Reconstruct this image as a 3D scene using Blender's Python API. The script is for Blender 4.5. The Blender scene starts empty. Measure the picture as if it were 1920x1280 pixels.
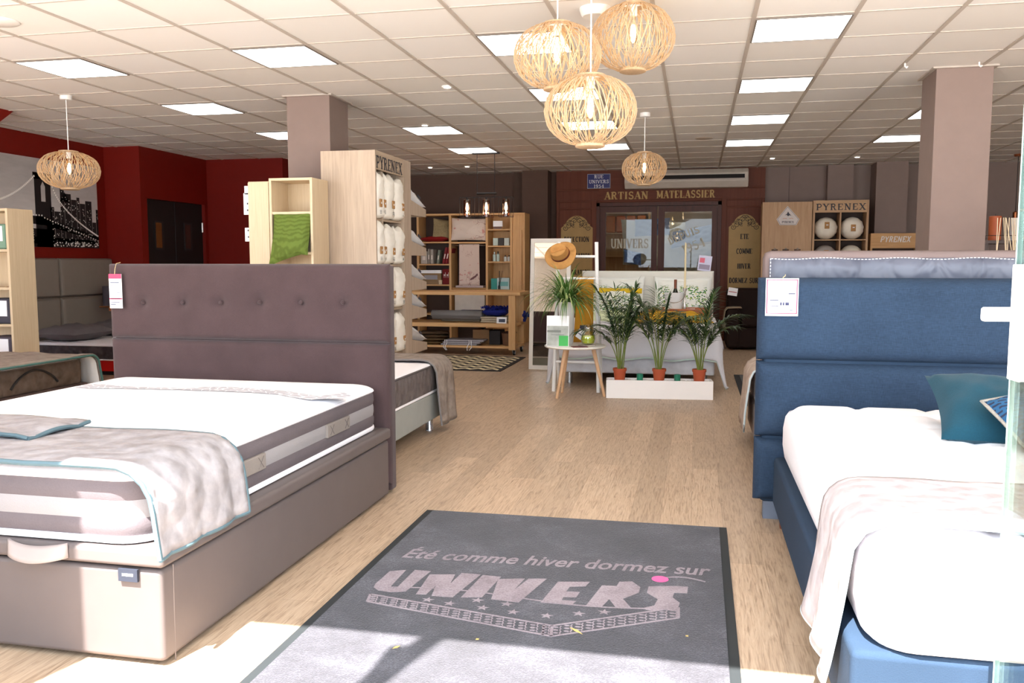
import bpy, bmesh, math, random
from mathutils import Vector, Matrix
random.seed(7)
sc = bpy.context.scene
COL = sc.collection
PI = math.pi
# ---------------------------------------------------------------- camera, sky, sun, exposure
EYE = 1.28
FPX, YAW, PITCH = 1597.2, -0.2123, 0.0929
cam = bpy.data.cameras.new('camera')
camo = bpy.data.objects.new('camera', cam); COL.objects.link(camo)
cam.sensor_width = 36.0; cam.lens = FPX / 1920 * 36.0
cam.clip_start = 0.05; cam.clip_end = 200
camo.location = (0, 0, EYE)
camo.rotation_euler = (PI / 2 - PITCH, 0, -YAW)
sc.camera = camo
sc.view_settings.view_transform = 'Standard'; sc.view_settings.look = 'None'
sc.view_settings.exposure = 0.0; sc.view_settings.gamma = 1.0; sc.view_settings.use_curve_mapping = False
try:
    sc.cycles.use_denoising = True
    sc.cycles.max_bounces = 8; sc.cycles.diffuse_bounces = 5; sc.cycles.glossy_bounces = 4
    sc.cycles.transparent_max_bounces = 16
    sc.cycles.sample_clamp_indirect = 6.0
    sc.cycles.caustics_reflective = False; sc.cycles.caustics_refractive = False
except Exception: pass
SKY, SUN, PANEL = 7.2, 38.0, 5.5
w = bpy.data.worlds.new('sky'); sc.world = w; w.use_nodes = True
w.node_tree.nodes['Background'].inputs[0].default_value = (0.80, 0.89, 1.0, 1)
w.node_tree.nodes['Background'].inputs[1].default_value = SKY
sl = bpy.data.lights.new('sun', 'SUN'); so = bpy.data.objects.new('sun', sl); COL.objects.link(so)
sl.energy = SUN; sl.angle = math.radians(0.6); sl.color = (1.0, 0.97, 0.93)
so.location = (-2, -6, 9)
so.rotation_euler = Vector((0.14, 0.55, -1.0)).to_track_quat('-Z', 'Y').to_euler()

# ---------------------------------------------------------------- picture measuring helpers (a pixel's ray met with a plane)
_cy, _sy, _cp, _sp = math.cos(YAW), math.sin(YAW), math.cos(PITCH), math.sin(PITCH)
_F = Vector((_sy * _cp, _cy * _cp, -_sp)); _R = Vector((_cy, -_sy, 0)); _U = _R.cross(_F)
def ray(x, y): return _F + _R * ((x - 960) / FPX) - _U * ((y - 640) / FPX)
def onZ(x, y, z): d = ray(x, y); return d * ((z - EYE) / d.z) + Vector((0, 0, EYE))
def onY(x, y, yy): d = ray(x, y); return d * (yy / d.y) + Vector((0, 0, EYE))
def onX(x, y, xx): d = ray(x, y); return d * (xx / d.x) + Vector((0, 0, EYE))

# ---------------------------------------------------------------- materials
def lin(c):
    return tuple((v / 12.92 if v <= 0.04045 else ((v + 0.055) / 1.055) ** 2.4) for v in c)
def rgb(r, g, b): return lin((r / 255, g / 255, b / 255))
class N:
    def __init__(s, name):
        s.m = bpy.data.materials.new(name); s.m.use_nodes = True
        s.t = s.m.node_tree; s.b = s.t.nodes['Principled BSDF']
    def n(s, typ, **kw):
        o = s.t.nodes.new(typ)
        for k, v in kw.items(): setattr(o, k, v)
        return o
    def l(s, a, b): s.t.links.new(a, b)
    def coord(s, scale=(1, 1, 1), rot=(0, 0, 0), kind='Object'):
        tc = s.n('ShaderNodeTexCoord'); mp = s.n('ShaderNodeMapping')
        mp.inputs['Scale'].default_value = scale; mp.inputs['Rotation'].default_value = rot
        s.l(tc.outputs[kind], mp.inputs[0]); return mp.outputs[0]
    def noise(s, vec, scale=5, detail=4, rough=.55, dist=0):
        o = s.n('ShaderNodeTexNoise'); s.l(vec, o.inputs['Vector'])
        o.inputs['Scale'].default_value = scale; o.inputs['Detail'].default_value = detail
        o.inputs['Roughness'].default_value = rough; o.inputs['Distortion'].default_value = dist
        return o.outputs[0]
    def ramp(s, fac, stops, interp='LINEAR'):
        o = s.n('ShaderNodeValToRGB'); o.color_ramp.interpolation = interp
        e = o.color_ramp.elements
        while len(e) < len(stops): e.new(0.5)
        for i, (p, c) in enumerate(stops): e[i].position = p; e[i].color = (*c, 1)
        s.l(fac, o.inputs[0]); return o.outputs[0]
    def mix(s, fac, a, b, mode='MIX'):
        o = s.n('ShaderNodeMix', data_type='RGBA', blend_type=mode)
        for sock, v in ((o.inputs[0], fac), (o.inputs[6], a), (o.inputs[7], b)):
            if isinstance(v, (int, float)): sock.default_value = v
            elif isinstance(v, tuple): sock.default_value = (*v, 1)
            else: s.l(v, sock)
        return o.outputs[2]
    def bump(s, h, strength=.3, dist=.01):
        o = s.n('ShaderNodeBump'); o.inputs['Strength'].default_value = strength; o.inputs['Distance'].default_value = dist
        s.l(h, o.inputs['Height']); s.l(o.outputs[0], s.b.inputs['Normal'])
    def base(s, c):
        if isinstance(c, tuple): s.b.inputs['Base Color'].default_value = (*c, 1)
        else: s.l(c, s.b.inputs['Base Color'])
    def set(s, rough=.5, metal=0, spec=.5, sheen=0):
        s.b.inputs['Roughness'].default_value = rough; s.b.inputs['Metallic'].default_value = metal
        s.b.inputs['Specular IOR Level'].default_value = spec
        if sheen: s.b.inputs['Sheen Weight'].default_value = sheen
        return s.m
MC = {}
def plain(c, rough=.5, metal=0, spec=.4, var=.05, key=None):
    k = ('p', c, rough, metal, key)
    if k in MC: return MC[k]
    m = N('plain'); v = m.noise(m.coord(), 9, 3)
    a = tuple(x * (1 - var) for x in c); b = tuple(min(1, x * (1 + var)) for x in c)
    m.base(m.ramp(v, [(.3, a), (.7, b)])); MC[k] = m.set(rough, metal, spec); return MC[k]
def wood(c1, c2, axis='z', rough=.5, scale=1.0, spec=.3):
    k = ('w', c1, c2, axis, rough, scale)
    if k in MC: return MC[k]
    m = N('wood'); s = {'x': (1.2, 16, 16), 'y': (16, 1.2, 16), 'z': (16, 16, 1.2)}[axis]
    vec = m.coord(tuple(x * scale for x in s))
    n1 = m.noise(vec, 2.2, 6, .6, .8)
    s2 = {'x': (.6, 60, 60), 'y': (60, .6, 60), 'z': (60, 60, .6)}[axis]
    n2 = m.noise(m.coord(tuple(x * scale for x in s2)), 2, 3)
    f = m.mix(.35, n1, n2)
    m.base(m.ramp(f, [(.33, c1), (.66, c2)])); m.bump(n2, .08, .004)
    MC[k] = m.set(rough, 0, spec); return MC[k]
def fabric(c, var=.12, weave=260, rough=.9, bump=.25, blot=3.5, sheen=0.0, c2=None):
    k = ('f', c, var, weave, blot, sheen, c2)
    if k in MC: return MC[k]
    m = N('fabric'); big = m.noise(m.coord(), blot, 4, .6); fine = m.noise(m.coord((1, 1, 1)), weave, 2)
    a = tuple(x * (1 - var) for x in c); b = c2 or tuple(min(1, x * (1 + var)) for x in c)
    f = m.mix(.4, big, fine)
    m.base(m.ramp(f, [(.35, a), (.65, b)])); m.bump(fine, bump, .003)
    MC[k] = m.set(rough, 0, .2, sheen); return MC[k]
def quilt(c, c2, cell=14, var=.1):
    k = ('q', c, c2, cell)
    if k in MC: return MC[k]
    m = N('quilt'); v = m.n('ShaderNodeTexVoronoi', feature='SMOOTH_F1'); v.inputs['Scale'].default_value = cell
    v.inputs['Smoothness'].default_value = .35
    m.l(m.coord(), v.inputs['Vector']); nz = m.noise(m.coord(), 30, 3)
    m.base(m.ramp(m.mix(.3, m.noise(m.coord(), 11, 4), nz), [(.38, c), (.62, c2)]))
    inv = m.n('ShaderNodeMath', operation='MULTIPLY'); inv.inputs[1].default_value = -1; m.l(v.outputs['Distance'], inv.inputs[0])
    m.bump(inv.outputs[0], .5, .03); MC[k] = m.set(.9, 0, .2); return MC[k]
def glow(c, strength):
    k = ('g', c, strength)
    if k in MC: return MC[k]
    m = N('light'); m.base(c); m.b.inputs['Emission Color'].default_value = (*c, 1); m.b.inputs['Emission Strength'].default_value = strength
    MC[k] = m.m; return m.m
def glassy(tint=(1, 1, 1), refl=.12, key='g', rough=0.0, blend=.25):
    k = ('gl', tint, refl, key)
    if k in MC: return MC[k]
    m = N('glass'); tr = m.n('ShaderNodeBsdfTransparent'); tr.inputs[0].default_value = (*tint, 1)
    gl = m.n('ShaderNodeBsdfGlossy'); gl.inputs['Roughness'].default_value = rough
    lw = m.n('ShaderNodeLayerWeight'); lw.inputs[0].default_value = blend
    ad = m.n('ShaderNodeMath', operation='ADD', use_clamp=True); ad.inputs[1].default_value = refl; m.l(lw.outputs[1], ad.inputs[0])
    mx = m.n('ShaderNodeMixShader'); m.l(ad.outputs[0], mx.inputs[0]); m.l(tr.outputs[0], mx.inputs[1]); m.l(gl.outputs[0], mx.inputs[2])
    m.l(mx.outputs[0], m.t.nodes['Material Output'].inputs[0]); MC[k] = m.m; return m.m

# ---------------------------------------------------------------- mesh builder
class MB:
    def __init__(s): s.v = []; s.f = []; s.mi = []; s.cur = 0; s.uv = {}
    def add(s, vs, fs):
        o = len(s.v); s.v += [Vector(p) for p in vs]
        for f in fs: s.f.append([i + o for i in f]); s.mi.append(s.cur)
        return s
    def box(s, x0, x1, y0, y1, z0, z1, M=None):
        vs = [Vector((x, y, z)) for z in (z0, z1) for y in (y0, y1) for x in (x0, x1)]
        if M: vs = [M @ p for p in vs]
        return s.add(vs, [(0, 2, 3, 1), (4, 5, 7, 6), (0, 1, 5, 4), (2, 6, 7, 3), (0, 4, 6, 2), (1, 3, 7, 5)])
    def prism(s, pts, vec):                      # closed planar outline pushed along vec
        n = len(pts); vec = Vector(vec); a = [Vector(p) for p in pts]
        return s.add(a + [p + vec for p in a], [list(range(n))[::-1], list(range(n, 2 * n))] + [(i, (i + 1) % n, n + (i + 1) % n, n + i) for i in range(n)])
    def lathe(s, prof, c=(0, 0, 0), n=24, sx=1, sy=1, cap=True):   # prof: (r, z)
        c = Vector(c); vs = []; fs = []
        for r, z in prof:
            for i in range(n):
                a = 2 * PI * i / n; vs.append(c + Vector((r * math.cos(a) * sx, r * math.sin(a) * sy, z)))
        for k in range(len(prof) - 1):
            for i in range(n):
                j = (i + 1) % n; fs.append((k * n + i, k * n + j, (k + 1) * n + j, (k + 1) * n + i))
        ring = prof[0] == prof[-1] or not cap
        if prof[0][0] > 1e-5 and not ring: fs.append(list(range(n))[::-1])
        if prof[-1][0] > 1e-5 and not ring: fs.append([(len(prof) - 1) * n + i for i in range(n)])
        return s.add(vs, fs)
    def tube(s, pts, r, n=8, r1=None, cap=True):
        pts = [Vector(p) for p in pts]; m = len(pts); vs = []; fs = []
        up = Vector((0, 0, 1))
        for i, p in enumerate(pts):
            t = (pts[min(i + 1, m - 1)] - pts[max(i - 1, 0)]).normalized()
            a = t.cross(up)
            if a.length < .05: a = t.cross(Vector((1, 0, 0)))
            a.normalize(); b = t.cross(a)
            rr = r if r1 is None else r + (r1 - r) * i / max(1, m - 1)
            for k in range(n):
                g = 2 * PI * k / n; vs.append(p + a * (rr * math.cos(g)) + b * (rr * math.sin(g)))
        for i in range(m - 1):
            for k in range(n):
                j = (k + 1) % n; fs.append((i * n + k, i * n + j, (i + 1) * n + j, (i + 1) * n + k))
        if cap: fs += [list(range(n))[::-1], [(m - 1) * n + k for k in range(n)]]
        return s.add(vs, fs)
    def grid(s, fn, nu, nv, close_u=False):
        vs = []; fs = []
        o = len(s.f)
        for j in range(nv + 1):
            for i in range(nu + 1): vs.append(fn(i / nu, j / nv))
        for j in range(nv):
            for i in range(nu):
                a = j * (nu + 1) + i; fs.append((a, a + 1, a + nu + 2, a + nu + 1))
        s.add(vs, fs)
        for q, (j, i) in enumerate((j, i) for j in range(nv) for i in range(nu)):
            s.uv[o + q] = [(i / nu, j / nv), ((i + 1) / nu, j / nv), ((i + 1) / nu, (j + 1) / nv), (i / nu, (j + 1) / nv)]
        return s
    def ribbon(s, pts, wid, nrm, d):              # flat stroke of given width pushed out by d along nrm
        nrm = Vector(nrm); pts = [Vector(p) for p in pts]; m = len(pts); L = []; R = []
        for i, p in enumerate(pts):
            t = (pts[min(i + 1, m - 1)] - pts[max(i - 1, 0)]).normalized(); a = nrm.cross(t).normalized() * (wid / 2)
            L.append(p + a); R.append(p - a)
        o = nrm.normalized() * d; n = 2 * m; ring = L + R[::-1]
        vs = ring + [p + o for p in ring]; fs = []
        for i in range(m - 1): fs.append((n + i, n + (2 * m - 1 - i), n + (2 * m - 2 - i), n + i + 1))
        for i in range(n): fs.append((i, (i + 1) % n, n + (i + 1) % n, n + i))
        return s.add(vs, fs)
    def pillow(s, M, w, h, t, n=14, pinch=.09, wr=.0, seed=0):
        rnd = random.Random(seed); ph = [rnd.uniform(0, 6) for _ in range(6)]
        for sg in (1, -1):
            def fn(a, b, sg=sg):
                u, v = 2 * a - 1, 2 * b - 1
                x = w / 2 * u * (1 - pinch * (1 - v * v)); y = h / 2 * v * (1 - pinch * (1 - u * u))
                e = max(0, (1 - u * u) * (1 - v * v)); z = t / 2 * e ** .42
                z += wr * e ** .5 * (math.sin(7 * u + ph[0] + 3 * v) * math.sin(6 * v + ph[1]) + .6 * math.sin(13 * u - 9 * v + ph[2]))
                return M @ Vector((x, y, sg * z + 1e-4 * sg)) if sg > 0 else M @ Vector((-x, y, -z - 1e-4))
            s.grid(fn, n, n)
        return s
    def obj(s, name, mats, parent=None, bevel=0, seg=2, smooth=40, solid=0, merge=False, sub=0):
        me = bpy.data.meshes.new(name)
        off = Vector((0, 0, 0)); Minv = None
        if parent is not None:
            Minv = wm(parent).inverted()
        vs = [Minv @ p for p in s.v] if Minv else s.v
        me.from_pydata([tuple(p) for p in vs], [], s.f)
        mats = mats if isinstance(mats, (list, tuple)) else [mats]
        for m in mats: me.materials.append(m)
        if len(mats) > 1: me.polygons.foreach_set('material_index', s.mi)
        if s.uv:
            ul = me.uv_layers.new(name='uv')
            for fi, uvs in s.uv.items():
                p = me.polygons[fi]
                for li, uvc in zip(p.loop_indices, uvs): ul.data[li].uv = uvc
        if merge:
            bm = bmesh.new(); bm.from_mesh(me); bmesh.ops.remove_doubles(bm, verts=bm.verts, dist=5e-4)
            bmesh.ops.recalc_face_normals(bm, faces=bm.faces); bm.to_mesh(me); bm.free()
        me.update()
        if smooth:
            me.polygons.foreach_set('use_smooth', [True] * len(me.polygons))
            me.set_sharp_from_angle(angle=math.radians(smooth))
        o = bpy.data.objects.new(name, me); COL.objects.link(o)
        if parent is not None: o.parent = parent
        if solid:
            md = o.modifiers.new('thickness', 'SOLIDIFY'); md.thickness = solid; md.offset = 0
        if sub:
            md = o.modifiers.new('subdivision', 'SUBSURF'); md.levels = md.render_levels = sub
        if bevel:
            md = o.modifiers.new('bevel', 'BEVEL'); md.width = bevel; md.segments = seg; md.limit_method = 'ANGLE'; md.harden_normals = False
            me.polygons.foreach_set('use_smooth', [True] * len(me.polygons)); me.set_sharp_from_angle(angle=math.radians(180))
            md.harden_normals = True
        return o
def wm(o):
    M = Matrix.LocRotScale(o.location, o.rotation_euler, o.scale)
    return wm(o.parent) @ M if o.parent else M
def tag(o, label, cat, group=None):
    o['label'] = label; o['category'] = cat
    if group: o['group'] = group
    return o
def thing(name, label, cat, loc=(0, 0, 0), group=None, rz=0, rot=None):
    o = bpy.data.objects.new(name, None); COL.objects.link(o); o.empty_display_size = .1
    o.location = loc; o.rotation_euler = rot or (0, 0, rz)
    return tag(o, label, cat, group)
def struct(o): o['kind'] = 'structure'; return o
def copy_tree(o, parent=None):
    c = o.copy(); COL.objects.link(c)
    if parent: c.parent = parent
    for ch in list(o.children): copy_tree(ch, c)
    return c
def T(x, y, z, rz=0, rx=0, ry=0): return Matrix.Translation((x, y, z)) @ Matrix.Rotation(rz, 4, 'Z') @ Matrix.Rotation(rx, 4, 'X') @ Matrix.Rotation(ry, 4, 'Y')
def bx(name, mat, parent, *b, bevel=0, M=None): return MB().box(*b, M=M).obj(name, mat, parent, bevel=bevel)
# ---------------------------------------------------------------- slab-serif letters as strokes in a unit box (width, strokes, serif ends)
def arc(cx, cy, rx, ry, a0, a1, n=9): return [(cx + rx * math.cos(math.radians(a0 + (a1 - a0) * i / n)), cy + ry * math.sin(math.radians(a0 + (a1 - a0) * i / n))) for i in range(n + 1)]
GL = {
 'A': (.8, [([(.1, 0), (.4, 1)], 0), ([(.4, 1), (.7, 0)], 1), ([(.2, .33), (.6, .33)], 0)], [(.1, 0), (.7, 0)]),
 'B': (.72, [([(.16, 0), (.16, 1)], 1), ([(.16, .95)] + arc(.38, .75, .2, .2, 90, -90) + [(.16, .55)], .5), ([(.16, .53)] + arc(.4, .29, .24, .24, 90, -90) + [(.16, .05)], .5)], [(.12, 0), (.12, 1)]),
 'C': (.75, [(arc(.42, .5, .3, .45, 48, 312, 14), .6), ([(.66, .72), (.66, 1)], 0)], []),
 'D': (.78, [([(.16, 0), (.16, 1)], 1), ([(.16, .95), (.35, .95)] + arc(.36, .5, .3, .45, 88, -88, 12) + [(.16, .05)], .6)], [(.12, 0), (.12, 1)]),
 'E': (.72, [([(.16, 0), (.16, 1)], 1), ([(.05, .95), (.64, .95)], 0), ([(.05, .05), (.64, .05)], 0), ([(.16, .5), (.5, .5)], 0), ([(.62, 1), (.62, .72)], 0), ([(.62, 0), (.62, .28)], 0)], []),
 'F': (.68, [([(.16, 0), (.16, 1)], 1), ([(.05, .95), (.62, .95)], 0), ([(.16, .5), (.48, .5)], 0), ([(.6, 1), (.6, .72)], 0)], [(.16, 0)]),
 'H': (.85, [([(.18, 0), (.18, 1)], 1), ([(.67, 0), (.67, 1)], 1), ([(.18, .5), (.67, .5)], 0)], [(.18, 0), (.18, 1), (.67, 0), (.67, 1)]),
 'I': (.4, [([(.2, 0), (.2, 1)], 1)], [(.2, 0), (.2, 1)]),
 'L': (.68, [([(.16, 0), (.16, 1)], 1), ([(.05, .05), (.62, .05)], 0), ([(.6, 0), (.6, .3)], 0)], [(.16, 1)]),
 'M': (1.0, [([(.16, 0), (.16, 1)], .3), ([(.16, 1), (.5, .15)], 1), ([(.5, .15), (.84, 1)], .2), ([(.84, 0), (.84, 1)], 1)], [(.16, 0), (.84, 0), (.12, 1), (.88, 1)]),
 'N': (.88, [([(.16, 0), (.16, 1)], .3), ([(.16, 1), (.7, 0)], 1), ([(.7, 0), (.7, 1)], .3)], [(.16, 0), (.12, 1), (.7, 1)]),
 'O': (.8, [(arc(.4, .5, .3, .46, 0, 360, 20), .7)], []),
 'P': (.7, [([(.16, 0), (.16, 1)], 1), ([(.16, .95)] + arc(.4, .7, .22, .25, 90, -90) + [(.16, .45)], .5)], [(.16, 0), (.12, 1)]),
 'R': (.78, [([(.16, 0), (.16, 1)], 1), ([(.16, .95)] + arc(.38, .74, .2, .21, 90, -90) + [(.16, .53)], .5), ([(.4, .52), (.64, 0)], .7)], [(.16, 0), (.12, 1), (.66, 0)]),
 'S': (.7, [(arc(.36, .73, .22, .22, 30, 270, 10) + arc(.36, .27, .24, .23, 90, -150, 10), .6), ([(.58, .72), (.58, .98)], 0), ([(.1, .28), (.1, .02)], 0)], []),
 'T': (.76, [([(.38, 0), (.38, 1)], 1), ([(.04, .95), (.72, .95)], 0), ([(.06, 1), (.06, .72)], 0), ([(.7, 1), (.7, .72)], 0)], [(.38, 0)]),
 'U': (.84, [([(.17, 1), (.17, .3)] + arc(.42, .3, .25, .25, 180, 360, 10) + [(.67, 1)], .6)], [(.17, 1), (.67, 1)]),
 'V': (.84, [([(.1, 1), (.42, 0)], 1), ([(.42, 0), (.74, 1)], .1)], [(.1, 1), (.74, 1)]),
 'X': (.84, [([(.12, 1), (.7, 0)], 1), ([(.12, 0), (.7, 1)], .2)], [(.12, 0), (.7, 0), (.12, 1), (.7, 1)]),
 'Y': (.82, [([(.41, 0), (.41, .45)], 1), ([(.1, 1), (.41, .45)], 1), ([(.41, .45), (.72, 1)], .2)], [(.41, 0), (.1, 1), (.72, 1)]),
 'Z': (.72, [([(.08, .95), (.62, .95)], 0), ([(.62, .95), (.08, .05)], 1), ([(.08, .05), (.64, .05)], 0), ([(.1, 1), (.1, .75)], 0), ([(.63, 0), (.63, .27)], 0)], []),
 '1': (.5, [([(.28, 0), (.28, 1)], 1), ([(.1, .82), (.28, .98)], 0)], [(.28, 0)]),
 '9': (.7, [(arc(.35, .7, .22, .25, 0, 360, 14), .5), ([(.57, .7), (.52, .25), (.3, .04), (.12, .1)], .5)], []),
 '5': (.7, [([(.6, .95), (.18, .95), (.15, .55)], 0), ([(.15, .55)] + arc(.33, .32, .26, .28, 110, -150, 12), .6)], []),
 '4': (.72, [([(.48, 0), (.48, 1)], 1), ([(.48, 1), (.08, .3), (.66, .3)], 0)], [(.48, 0)]),
}
def letters(mb, text, o, right, up, H, width=None, d=.002, thick=.2, thin=.09, gap=.08, serif=True, slant=0, warp=None):
    o, right, up = Vector(o), Vector(right).normalized(), Vector(up).normalized(); nrm = right.cross(up)
    adv = sum((GL[c][0] if c in GL else .5) + gap for c in text) - gap
    kx = (width / (adv * H)) if width else 1.0
    x = 0; nth = [0]
    def D(): nth[0] += 1; return d * (1 + .12 * (nth[0] % 6))
    def P(px, py):
        X, Yv = (px + slant * py) * H * kx, py * H
        if warp: X, Yv = warp(X, Yv)
        return o + right * X + up * Yv
    for c in text:
        if c in GL:
            wd, st, sf = GL[c]
            for pts, k in st: mb.ribbon([P(x + a, b) for a, b in pts], (thin + (thick - thin) * k) * H * min(1.0, (kx + 1) / 2), nrm, D())
            if serif:
                for a, b in sf: mb.ribbon([P(x + a - .15, b * .92 + .04), P(x + a + .15, b * .92 + .04)], thin * H, nrm, D())
            x += wd + gap
        else: x += .5 + gap
    return adv * H * kx
def typed(mb, text, o, right, up, H, width, shear=0.0, bold=0.0, d=.001):
    cu = bpy.data.curves.new('typed', 'FONT'); cu.body = text; cu.size = 1; cu.shear = shear; cu.offset = bold; cu.resolution_u = 3
    ob = bpy.data.objects.new('typed', cu); COL.objects.link(ob)
    dg = bpy.context.evaluated_depsgraph_get(); me = bpy.data.meshes.new_from_object(ob.evaluated_get(dg))
    xs = [v.co.x for v in me.vertices]; x0, x1 = min(xs), max(xs)
    o, right, up = Vector(o), Vector(right).normalized(), Vector(up).normalized(); nrm = right.cross(up)
    k = width / (x1 - x0)
    mb.add([o + right * ((v.co.x - x0) * k) + up * (v.co.y * H) + nrm * d for v in me.vertices], [list(p.vertices) for p in me.polygons])
    bpy.data.objects.remove(ob); bpy.data.meshes.remove(me); bpy.data.curves.remove(cu)
# ================================================================ THE SETTING
CZ = 2.79
FY = 1.25                                   # the shop front stands here
# floor: vinyl oak planks laid along the shop
m = N('plank floor')
br = m.n('ShaderNodeTexBrick'); m.l(m.coord((1, 1, 1), (0, 0, PI / 2)), br.inputs['Vector'])
br.inputs['Scale'].default_value = 1.0; br.inputs['Brick Width'].default_value = 1.22; br.inputs['Row Height'].default_value = .152
br.inputs['Mortar Size'].default_value = .0012; br.inputs['Mortar Smooth'].default_value = .3; br.offset = .37
br.inputs['Color1'].default_value = (0, 0, 0, 1); br.inputs['Color2'].default_value = (1, 1, 1, 1); br.inputs['Mortar'].default_value = (.5, .5, .5, 1)
gr = m.noise(m.coord((26, 2.2, 1)), 2.4, 7, .62, 1.4); g2 = m.noise(m.coord((90, 3, 1)), 2, 3)
col = m.ramp(m.mix(.35, gr, g2), [(.3, rgb(128, 104, 82)), (.5, rgb(180, 156, 131)), (.72, rgb(200, 178, 153))])
col = m.mix(.12, col, br.outputs['Color'], 'OVERLAY')
mo = m.n('ShaderNodeMath', operation='MULTIPLY'); mo.inputs[1].default_value = .45; m.l(br.outputs['Fac'], mo.inputs[0])
m.base(m.mix(mo.outputs[0], col, rgb(112, 90, 68))); m.bump(g2, .06, .003); M_FLOOR = m.set(.42, 0, .4)
struct(MB().box(-8, 7, FY - .3, 17.4, -.12, 0).obj('floor', M_FLOOR))
M_GROUND = plain(rgb(200, 197, 192), .9, var=.1)
struct(MB().box(-30, 30, -25, FY - .3, -.22, -.04).obj('pavement', M_GROUND))
# ceiling: mineral tiles in a T-bar grid
m = N('ceiling tile')
sn = m.n('ShaderNodeVectorMath', operation='SNAP'); mp = m.coord(); ad = m.n('ShaderNodeVectorMath', operation='ADD'); ad.inputs[1].default_value = (.28, .36 - .6, 0)
m.l(mp, ad.inputs[0]); sn.inputs[1].default_value = (.6, .6, 9); m.l(ad.outputs[0], sn.inputs[0])
wn = m.n('ShaderNodeTexWhiteNoise'); m.l(sn.outputs[0], wn.inputs['Vector'])
m.base(m.ramp(wn.outputs['Value'], [(0, rgb(230, 227, 222)), (.6, rgb(237, 234, 230)), (1, rgb(235, 233, 231))]))
m.bump(m.noise(m.coord(), 190, 2), .12, .002); M_CEIL = m.set(.95, 0, .1)
ceil = struct(MB().box(-8, 7, FY, 17.4, CZ, CZ + .12).obj('ceiling', M_CEIL))
M_GRID = plain(rgb(188, 178, 168), .6, var=.02)
g = MB()
for i in range(-6, 18):
    x = -3.88 + .6 * i
    if -7.68 < x < 6.4: g.box(x - .013, x + .013, FY, 14.4, CZ - .007, CZ + .001)
for j in range(-5, 17):
    y = 4.44 + .6 * j
    g.box(-7.68, 6.4, y - .007, y + .007, CZ - .005, CZ + .001)
g.obj('grid_bars', M_GRID, ceil, smooth=0)
M_RED = plain(rgb(120, 20, 9), .55, var=.04, spec=.25)
M_BROWN = plain(rgb(92, 70, 60), .8, var=.04)
M_MAUVE = plain(rgb(138, 119, 111), .75, var=.03)
def wall(name, mat, *b): return struct(MB().box(*b).obj(name, mat))
wl = wall('wall_left', M_RED, -7.85, -7.68, FY, 10.03, 0, CZ)
MB().box(-7.85, -7.15, 10.03, 10.12, 0, CZ).box(-7.3, -7.15, 10.12, 11.6, 2.125, CZ).box(-7.3, -7.15, 10.12, 10.16, 0, 2.14).box(-7.3, -7.15, 11.53, 11.6, 0, 2.14) \
    .box(-7.3, -5.92, 11.6, 11.72, 0, CZ).box(-6.07, -5.92, 11.72, 14.4, 0, CZ).obj('return_wall', M_RED, wl, smooth=0)
wall('wall_back', M_BROWN, -6.07, -2.32, 14.4, 14.55, 0, CZ)
wall('wall_back_right', M_MAUVE, 1.05, 6.55, 14.4, 14.55, 0, CZ)
wall('wall_right', M_MAUVE, 6.4, 6.55, FY, 14.4, 0, CZ)
M_STEEL = plain(rgb(90, 92, 95), .4, .6)
wf = wall('wall_front', plain(rgb(200, 198, 195), .7), -8, 7, FY - .02, FY, 2.62, CZ + .1)
MB().box(-3.6, -2.2, FY - .1, FY, -.04, 2.62).obj('blind_panel', plain(rgb(200, 198, 195), .7), wf, smooth=0)
MB().box(-1.345, -1.275, .84, .9, -.04, 3.36).box(-1.345, -1.275, .9, FY - .15, 2.66, 2.72).obj('mullion', M_STEEL, wf, smooth=0)
MB().box(-8, -7.7, FY - .16, FY, -.04, 2.62).box(6.4, 7, FY - .16, FY, -.04, 2.62).obj('end_post', M_STEEL, wf, smooth=0)
# red sloping bulkhead high on the left wall
MB().prism([(-6.75, 4.2, CZ), (-6.75, 7.5, CZ), (-6.75, 7.1, 2.5), (-6.75, 4.2, 2.0)], (-.93, 0, 0)).obj('trim_1', M_RED, smooth=0)['kind'] = 'structure'
# pilasters and shaft boxes along the back
tr = struct(MB().box(-3.05, -2.9, 14.3, 14.4, 0, CZ).obj('trim_2', plain(rgb(86, 66, 56), .8), smooth=0))
struct(MB().box(-2.85, -2.42, 14.02, 14.4, 0, CZ).obj('trim_3', M_BROWN, smooth=0))
struct(MB().box(1.98, 2.36, 14.22, 14.4, 0, CZ).obj('trim_4', M_MAUVE, smooth=0))
struct(MB().box(2.64, 3.09, 13.95, 14.4, 0, CZ).obj('trim_5', M_MAUVE, smooth=0))
struct(MB().box(1.42, 1.43, 14.392, 14.402, 0, CZ).obj('trim_6', plain(rgb(110, 92, 86), .8), smooth=0))
# double service door in the red return, leaves with slim vision panels
M_BLK = plain(rgb(30, 27, 27), .5)
for n, (a, b) in enumerate(((10.165, 10.84), (10.85, 11.525))):
    dr = struct(MB().box(-7.24, -7.2, a, b, 0.01, 2.13).obj('door_%d' % (n + 1), M_BLK, smooth=0))
    c = a + .3
    MB().box(-7.202, -7.192, c - .1, c + .1, 1.45, 1.84).obj('vision_frame', plain(rgb(44, 42, 44), .4), dr, smooth=0)
    MB().box(-7.193, -7.19, c - .075, c + .055, 1.475, 1.815).obj('vision_pane', plain(rgb(112, 70, 34) if n == 0 else rgb(70, 46, 40), .15), dr, smooth=0)
    h = a + .012 if n == 0 else b - .012
    MB().tube([(-7.19, h, 1.72), (-7.19, h, 1.86)], .014).obj('hinge', plain(rgb(190, 185, 180), .3, .8), dr)
    MB().box(-7.2, -7.165, (10.8 if n == 0 else 10.89) - .02, (10.8 if n == 0 else 10.89) + .02, .98, 1.12).obj('door_handle', plain(rgb(150, 150, 150), .3, .8), dr, bevel=.006)
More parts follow.
